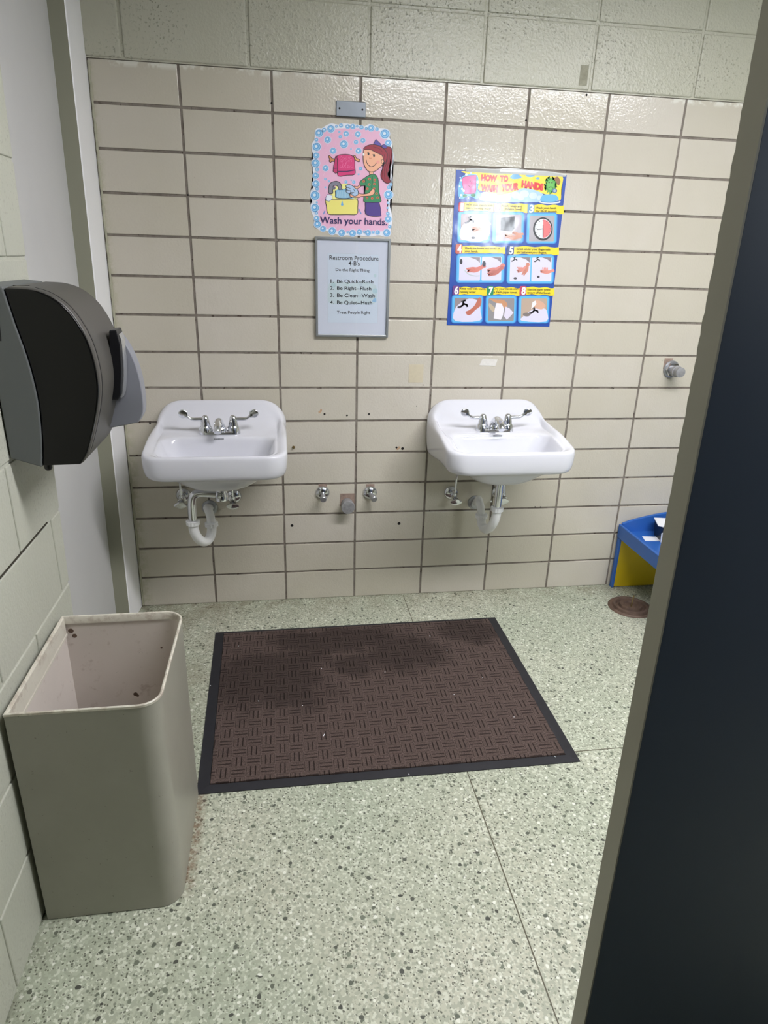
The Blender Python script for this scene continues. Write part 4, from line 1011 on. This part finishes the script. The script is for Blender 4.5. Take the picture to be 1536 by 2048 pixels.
tr = tt.add('ShaderNodeBsdfTransparent'); gl = tt.add('ShaderNodeBsdfGlossy'); gl.inputs['Roughness'].default_value = .03; mx0 = 0
mx = tt.add('ShaderNodeMixShader'); mx.inputs[0].default_value = .05; tt.link(tr.outputs[0], mx.inputs[1]); tt.link(gl.outputs[0], mx.inputs[2]); tt.link(mx.outputs[0], tt.n['Material Output'].inputs[0])
bm = bmesh.new(); box(bm, fx0 + fw, fx1 - fw, -.0115, -.0095, fz0 + fw, fz1 - fw); build('glass', bm, gm, t)

# ---- blue laminated instruction poster
CA = (880, 320, 5.689); CB = (880, 490, 5.689); ct = 0.9
t = tag(empty('instruction_poster', (1.18, 0, 1.2)), 'blue and yellow laminated poster of numbered hand washing steps', 'poster')
q0 = Print(0, CA, ct); q1 = Print(0, CB, ct)
qa = [q0.w((190, 112)), q0.w((1443, 170)), q1.w((1245, 925)), q1.w((75, 915))]
ax0 = (qa[0][0] + qa[3][0]) / 2; ax1 = (qa[1][0] + qa[2][0]) / 2; az1 = (qa[0][1] + qa[1][1]) / 2; az0 = (qa[2][1] + qa[3][1]) / 2
bm = bmesh.new(); bmesh.ops.create_grid(bm, x_segments=24, y_segments=30, size=1)
for v in bm.verts:
    u, w_ = (v.co.x + 1) / 2, (v.co.y + 1) / 2; v.co = Vector((ax0 + (ax1 - ax0) * u, -.0022, az0 + (az1 - az0) * w_))
g2 = bmesh.ops.extrude_face_region(bm, geom=bm.faces[:])
for v in [e for e in g2['geom'] if isinstance(e, bmesh.types.BMVert)]: v.co.y = -.0008
build('sheet', bm, ink((20, 72, 168), ct), t)
def P(crop, y): return Print(y, crop, ct)
BLU, YEL, CY = (20, 72, 168), (252, 224, 40), (96, 188, 238)
# header
pr = P(CA, -.0026)
pr.curve([(240,130),(440,135),(700,150),(1000,165),(1250,180),(1395,185),(1380,330),(1370,460),(1290,420),(1130,370),(950,340),(800,380),(640,400),(520,360),(430,330),(400,200)], (252, 226, 60), 4)
pr.curve([(450,400),(520,360),(640,400),(800,375),(950,320),(1100,350),(1180,400),(1150,470),(1000,480),(700,475),(470,460)], (170, 206, 240), 4)
for x, y, r in ((560,420,44),(660,440,50),(760,425,48),(860,400,50),(960,385,52),(1060,405,46),(620,400,30),(1130,430,32),(920,430,40)): pr.disc(x, y, r, (206, 224, 246), r * .8)
for q in ([(800,190),(850,150),(900,170),(930,200),(880,215),(820,215)], [(970,180),(1030,158),(1080,180),(1030,195)], [(1090,205),(1120,195),(1135,215),(1105,220)]): pr.curve(q, (110, 178, 226), 4)
pr.done('header_picture', t)
# pink soap figure
pr = P(CA, -.0032)
pr.curve([(205,360),(220,250),(250,190),(330,160),(420,170),(440,260),(430,340),(470,400),(410,440),(330,410),(260,440),(215,420)], (112, 190, 232), 4)
pr.outlined([(268,195),(340,178),(412,172),(408,270),(410,340),(400,378),(330,385),(275,382),(270,330),(256,280),(252,215)], (240, 110, 170), (180, 60, 120), 6, 0)
for a in ((285, 408, 26), (378, 400, 28)): pr.disc(*a, (46, 134, 84), 18)
pr.stroke([(322,285),(345,310),(380,290)], 5, INK, smooth=4); pr.disc(342, 240, 4, INK, 8); pr.disc(362, 240, 4, INK, 8); pr.disc(355, 262, 8, (226, 84, 150), 14); pr.disc(430, 250, 16, (252, 240, 220))
for x, y, r in ((240,230,12),(300,165,14),(350,150,12),(225,300,10),(250,330,12),(240,400,14),(225,430,8),(270,350,14),(320,430,8),(230,200,9)): pr.disc(x, y, r, (226, 242, 250))
pr.done('soap_figure', t)
pr = P(CA, -.0032)
pr.disc(1250, 478, 124, (236, 244, 250), 20); pr.disc(1250, 474, 108, (60, 120, 190), 13)
pr.curve([(1140,460),(1170,400),(1250,390),(1320,400),(1350,450),(1280,475),(1200,475)], (96, 182, 226), 4)
random.seed(5); sp = []
for k in range(32):
    a = 2 * PI * k / 32; r = 96 if k % 2 else 62; sp.append((1262 + r * .82 * math.cos(a), 290 + r * 1.12 * math.sin(a)))
pr.outlined(sp, (74, 170, 62), (40, 110, 40), 5, 0)
pr.disc(1255, 285, 40, (104, 190, 80), 56); pr.disc(1240, 255, 8, INK); pr.disc(1275, 258, 8, INK); pr.stroke([(1235,320),(1260,305),(1285,322)], 6, INK, smooth=3); pr.disc(1305, 350, 28, (70, 110, 150)); pr.disc(1305, 350, 17, (150, 180, 200)); pr.curve([(1300,210),(1340,190),(1370,240),(1350,290),(1320,250)], (150, 104, 70), 3)
pr.done('germ_figure', t)
pr = P(CA, -.0036); RED = (232, 40, 40)
pr.ptext('HOW', (465, 232), (650, 240), 62, RED, .085); pr.ptext('TO', (680, 240), (775, 244), 62, RED, .085)
pr.ptext('WASH', (462, 352), (655, 362), 70, RED, .085); pr.ptext('YOUR', (690, 355), (895, 335), 72, RED, .085); pr.ptext('HANDS', (925, 305), (1175, 345), 70, RED, .085)
pr.done('title_lettering', t)
# captions and pictures
def ribbon(pr, x0, x1, y0, y1, sk=0):
    top = [(x0 + (x1 - x0) * k / 12, y0 + sk * k / 12 + 6 * math.sin(k * 1.3)) for k in range(13)]; bot = [(x0 + (x1 - x0) * k / 12, y1 + sk * k / 12 + 6 * math.sin(k * 1.3 + .4)) for k in range(13)]
    pr.poly(top + bot[::-1], YEL)
def rpoly(x0, y0, x1, y1, r, sk=0.0):
    o = []
    for ox, oy, a0 in ((x1 - r, y1 - r, 0), (x0 + r, y1 - r, 90), (x0 + r, y0 + r, 180), (x1 - r, y0 + r, 270)):
        for k in range(6): a = math.radians(a0 + 18 * k); o.append((ox + r * math.cos(a) + sk * (oy + r * math.sin(a) - y0), oy + r * math.sin(a)))
    return o
def frame(pr, x0, y0, x1, y1, inner, sk=-.03):
    for g, c in ((14, (52, 130, 214)), (7, (70, 160, 230)), (0, CY)): pr.poly(rpoly(x0 - g, y0 - g, x1 + g, y1 + g, 26 + g, sk), c)
    for a in inner: pr.poly(rpoly(a[0], y0 + 22, a[1], y1 - 16, 14, sk), a[2])
GR, SN, HS = (176, 160, 164), (224, 220, 240), (214, 150, 124)
def hand(pr, x, y, s=1.0, fl=1, ang=0.0, skin=HS):
    ca, sa = math.cos(ang), math.sin(ang)
    def T(L): return [(x + s * (fl * (a * ca - b * sa)), y + s * (a * sa + b * ca)) for a, b in L]
    pr.curve(T([(120,-70),(80,-40),(40,-22),(0,-20),(-40,-8),(-70,2),(-66,16),(-30,14),(-44,26),(-60,34),(-50,46),(-10,42),(30,40),(70,22),(110,-10),(150,-40)]), skin, 4)
    for q in ([(-60,20),(-20,14),(10,16)], [(-30,34),(0,28)], [(10,-4),(30,8)]): pr.stroke(T(q), 3 * s, (150, 92, 76), up=False)
def tap(pr, x, y, s=1.0):
    for q in ([(-50,40),(-20,22),(0,0),(40,12),(46,40)], [(-10,0),(-6,-40),(-30,-28)], [(-6,-44),(26,-48)], [(0,8),(10,-10)]):
        pr.stroke([(x + a * s, y + b * s) for a, b in q], 26 * s, (40, 40, 48), up=False)
    pr.disc(x - 62 * s, y + 44 * s, 24 * s, (70, 64, 72), 14 * s)
pr = P(CA, -.0029)
for x0, x1, y in ((250, 640, 478), (640, 1030, 490), (1030, 1408, 505)): ribbon(pr, x0, x1, y, y + 96, 12)
frame(pr, 215, 592, 565, 930, [(240, 545, GR)]); frame(pr, 612, 600, 950, 936, [(640, 930, (186, 176, 184))]); frame(pr, 1000, 610, 1325, 942, [(1020, 1305, (176, 170, 176))])
pr.curve([(245,760),(330,690),(420,640),(545,660),(540,905),(245,905)], SN, 3); pr.curve([(380,640),(440,630),(520,690),(480,740),(400,700)], (206, 206, 232), 3); tap(pr, 345, 680, .8); hand(pr, 430, 770, 1.0); pr.disc(378, 885, 24, (60, 56, 60), 14)
pr.poly([(690,660),(850,640),(845,780),(815,815),(690,800)], (54, 54, 60)); hand(pr, 800, 860, .9, 1, .45); hand(pr, 860, 830, .6, 1, .5)
pr.disc(1170, 785, 112, (30, 30, 34), 132, 40); pr.disc(1172, 782, 94, (228, 230, 236), 112, 40)
pr.poly([(1172, 782)] + [(1174 + 88 * math.sin(PI * k / 16), 782 - 104 * math.cos(PI * k / 16)) for k in range(17)], (238, 120, 122))
pr.stroke([(1172,782),(1172,870)], 8, INK); pr.stroke([(1172,782),(1105,792)], 7, INK); pr.stroke([(1172,782),(1172,740)], 6, INK)
for k in range(12): pr.disc(1172 + 80 * math.sin(PI * k / 6), 782 - 94 * math.cos(PI * k / 6), 5, (90, 80, 90))
pr.done('upper_pictures', t)
pr = P(CB, -.0029)
ribbon(pr, 205, 740, 8, 92, 10); ribbon(pr, 800, 1352, 14, 102, 10)
frame(pr, 200, 110, 725, 420, [(222, 462, SN), (478, 702, SN)]); frame(pr, 775, 120, 1290, 430, [(798, 1030, SN), (1045, 1272, SN)])
for x, xx in ((222, 462), (478, 702), (798, 1030), (1045, 1272)):
    pr.poly([(x + (xx - x) * .45, 136), (xx - 8, 140), (xx - 10, 200), (x + (xx - x) * .78, 165)], (140, 128, 136))
hand(pr, 370, 270, 1.0, 1, .12, (222, 130, 116)); pr.stroke([(280,290),(330,335),(400,352),(450,350)], 12, (196, 204, 210), smooth=4); pr.disc(240, 190, 15, (40, 40, 48), 32)
hand(pr, 600, 275, .95, 1, 0, (220, 136, 126)); hand(pr, 600, 310, .9, 1, -.1, (200, 118, 108)); pr.disc(500, 215, 20, (50, 50, 60), 34)
tap(pr, 850, 160, .5); hand(pr, 920, 275, .75, 1, -.2, (228, 150, 138)); hand(pr, 960, 300, .7, 1, -.8, (214, 140, 120)); pr.disc(855, 378, 20, (80, 76, 84), 13)
tap(pr, 1110, 165, .5); hand(pr, 1190, 295, .72, 1, .3, (230, 150, 136)); pr.disc(1118, 362, 16, (70, 66, 76), 13)
for k in range(4): pr.stroke([(1180 + k * 14, 300), (1165 + k * 18, 255)], 11, (230, 150, 136), up=False)
for k in range(4): pr.stroke([(905 + k * 10, 290), (880 + k * 16, 250)], 11, (228, 150, 138), up=False)
for x0, x1, y in ((185, 540, 474), (575, 915, 474), (950, 1300, 474)): ribbon(pr, x0, x1, y, y + 86, 14)
frame(pr, 145, 580, 480, 878, [(166, 464, (150, 138, 142))], -.03); frame(pr, 532, 582, 862, 880, [(552, 845, (150, 146, 148))]); frame(pr, 905, 586, 1235, 880, [(925, 1218, (190, 168, 150))])
pr.curve([(165,740),(230,660),(330,610),(440,640),(460,760),(450,860),(170,862)], SN, 3); tap(pr, 270, 670, .85); pr.curve([(440,600),(470,620),(460,690),(400,740),(350,790),(310,795),(290,760),(330,740),(390,690)], (196, 112, 92), 4)
pr.curve([(560,660),(600,690),(640,740),(600,760),(556,700)], (196, 178, 152), 3); pr.curve([(560,610),(640,620),(720,625),(765,670),(750,720),(700,690),(640,660),(570,620)], (206, 150, 110), 3)
pr.poly([(640,660),(700,665),(725,720),(715,800),(690,850),(610,835),(620,740)], (238, 234, 246)); pr.poly([(745,700),(790,720),(835,770),(800,810),(760,850),(725,810),(735,760)], (228, 222, 238))
pr.curve([(925,860),(960,800),(1060,730),(1180,720),(1215,760),(1205,870)], SN, 3); tap(pr, 1075, 740, .8); pr.curve([(1060,650),(1090,630),(1150,640),(1200,690),(1160,730),(1090,720),(1060,690)], (222, 176, 150), 3); pr.poly([(1050,650),(1085,632),(1095,665),(1070,700),(1035,730)], (240, 238, 246)); pr.disc(985, 790, 44, (130, 120, 116), 22)
pr.done('lower_pictures', t)
for crop, L in ((CA, (('1', 225, 490, 575, (214, 40, 60)), ('2', 625, 505, 585, (120, 90, 180)), ('3', 1008, 512, 595, (90, 150, 190)), ('4', 190, 966, 1055, (200, 90, 60)))), (CB, (('5', 778, 18, 100, (40, 70, 130)), ('6', 155, 474, 556, (110, 60, 140)), ('7', 545, 478, 562, (30, 140, 90)), ('8', 918, 478, 562, (190, 60, 90))))):
    for s_, x, y0, y1, c in L:
        pr = P(crop, -.0034)
        w_ = 40 if s_ == '1' else 52
        pr.poly(rpoly(x - 12, y0 - 12, x + w_ + 14, y1 + 12, 20, -.05), c)
        pr.ptext(s_, (x + 4, y1), (x + w_, y1), y1 - y0, (252, 252, 252), .035)
        pr.done('step_number', t)
TK = (70, 66, 30)
for s_, a, b in (('Wet your hands with', (295,518),(600,528)), ('warm, running water.', (292,555),(590,566)), ('Apply soap and', (700,530),(930,540)), ('dispense towel.', (735,566),(930,572)), ('Wash your hands', (1090,555),(1320,558)), ('for 20-30 seconds.', (1092,592),(1332,596))): pr = P(CA, -.0034); pr.ptext(s_, a, b, 24, TK, .01); pr.done('caption_lettering', t)
for s_, a, b in (('Wash the fronts and backs of', (280,46),(680,52)), ('your hands.', (278,80),(432,84)), ('Scrub under your fingernails', (868,56),(1252,62)), ('and between your fingers.', (868,92),(1212,98)),
                 ('Rinse well with warm,', (226,506),(518,510)), ('running water.', (224,544),(410,546)), ('Dry your hands with', (610,508),(888,510)), ('a fresh paper towel.', (610,546),(878,550)), ('Use the paper towel', (990,516),(1250,518)), ('to turn off the faucet.', (990,552),(1252,556))): pr = P(CB, -.0034); pr.ptext(s_, a, b, 25, TK, .01); pr.done('caption_lettering', t)
# curled clear tape strip along the poster's top edge
bm = bmesh.new(); R3 = []
for k in range(41):
    u = k / 40; x = ax0 + .035 + (ax1 - ax0 - .04) * u; z = az1 + .003 + .008 * math.sin(PI * u) + .0015 * math.sin(u * 17)
    R3.append([bm.verts.new(p) for p in ((x, -.0028, az1 - .006), (x, -.0062 - .001 * math.sin(u * 9), z - .003), (x, -.0048, z + .001), (x, -.0020, az1 - .006))])
for a, b in zip(R3, R3[1:]):
    for i in range(4): bm.faces.new((a[i], a[(i+1) % 4], b[(i+1) % 4], b[i]))
bm.faces.new(R3[0]); bm.faces.new(R3[-1])
tag(build('laminate_edge', bm, mat('clear_laminate', (214, 216, 214), 0.15, coat=.5), t, smooth=True), 'curled clear laminate edge')
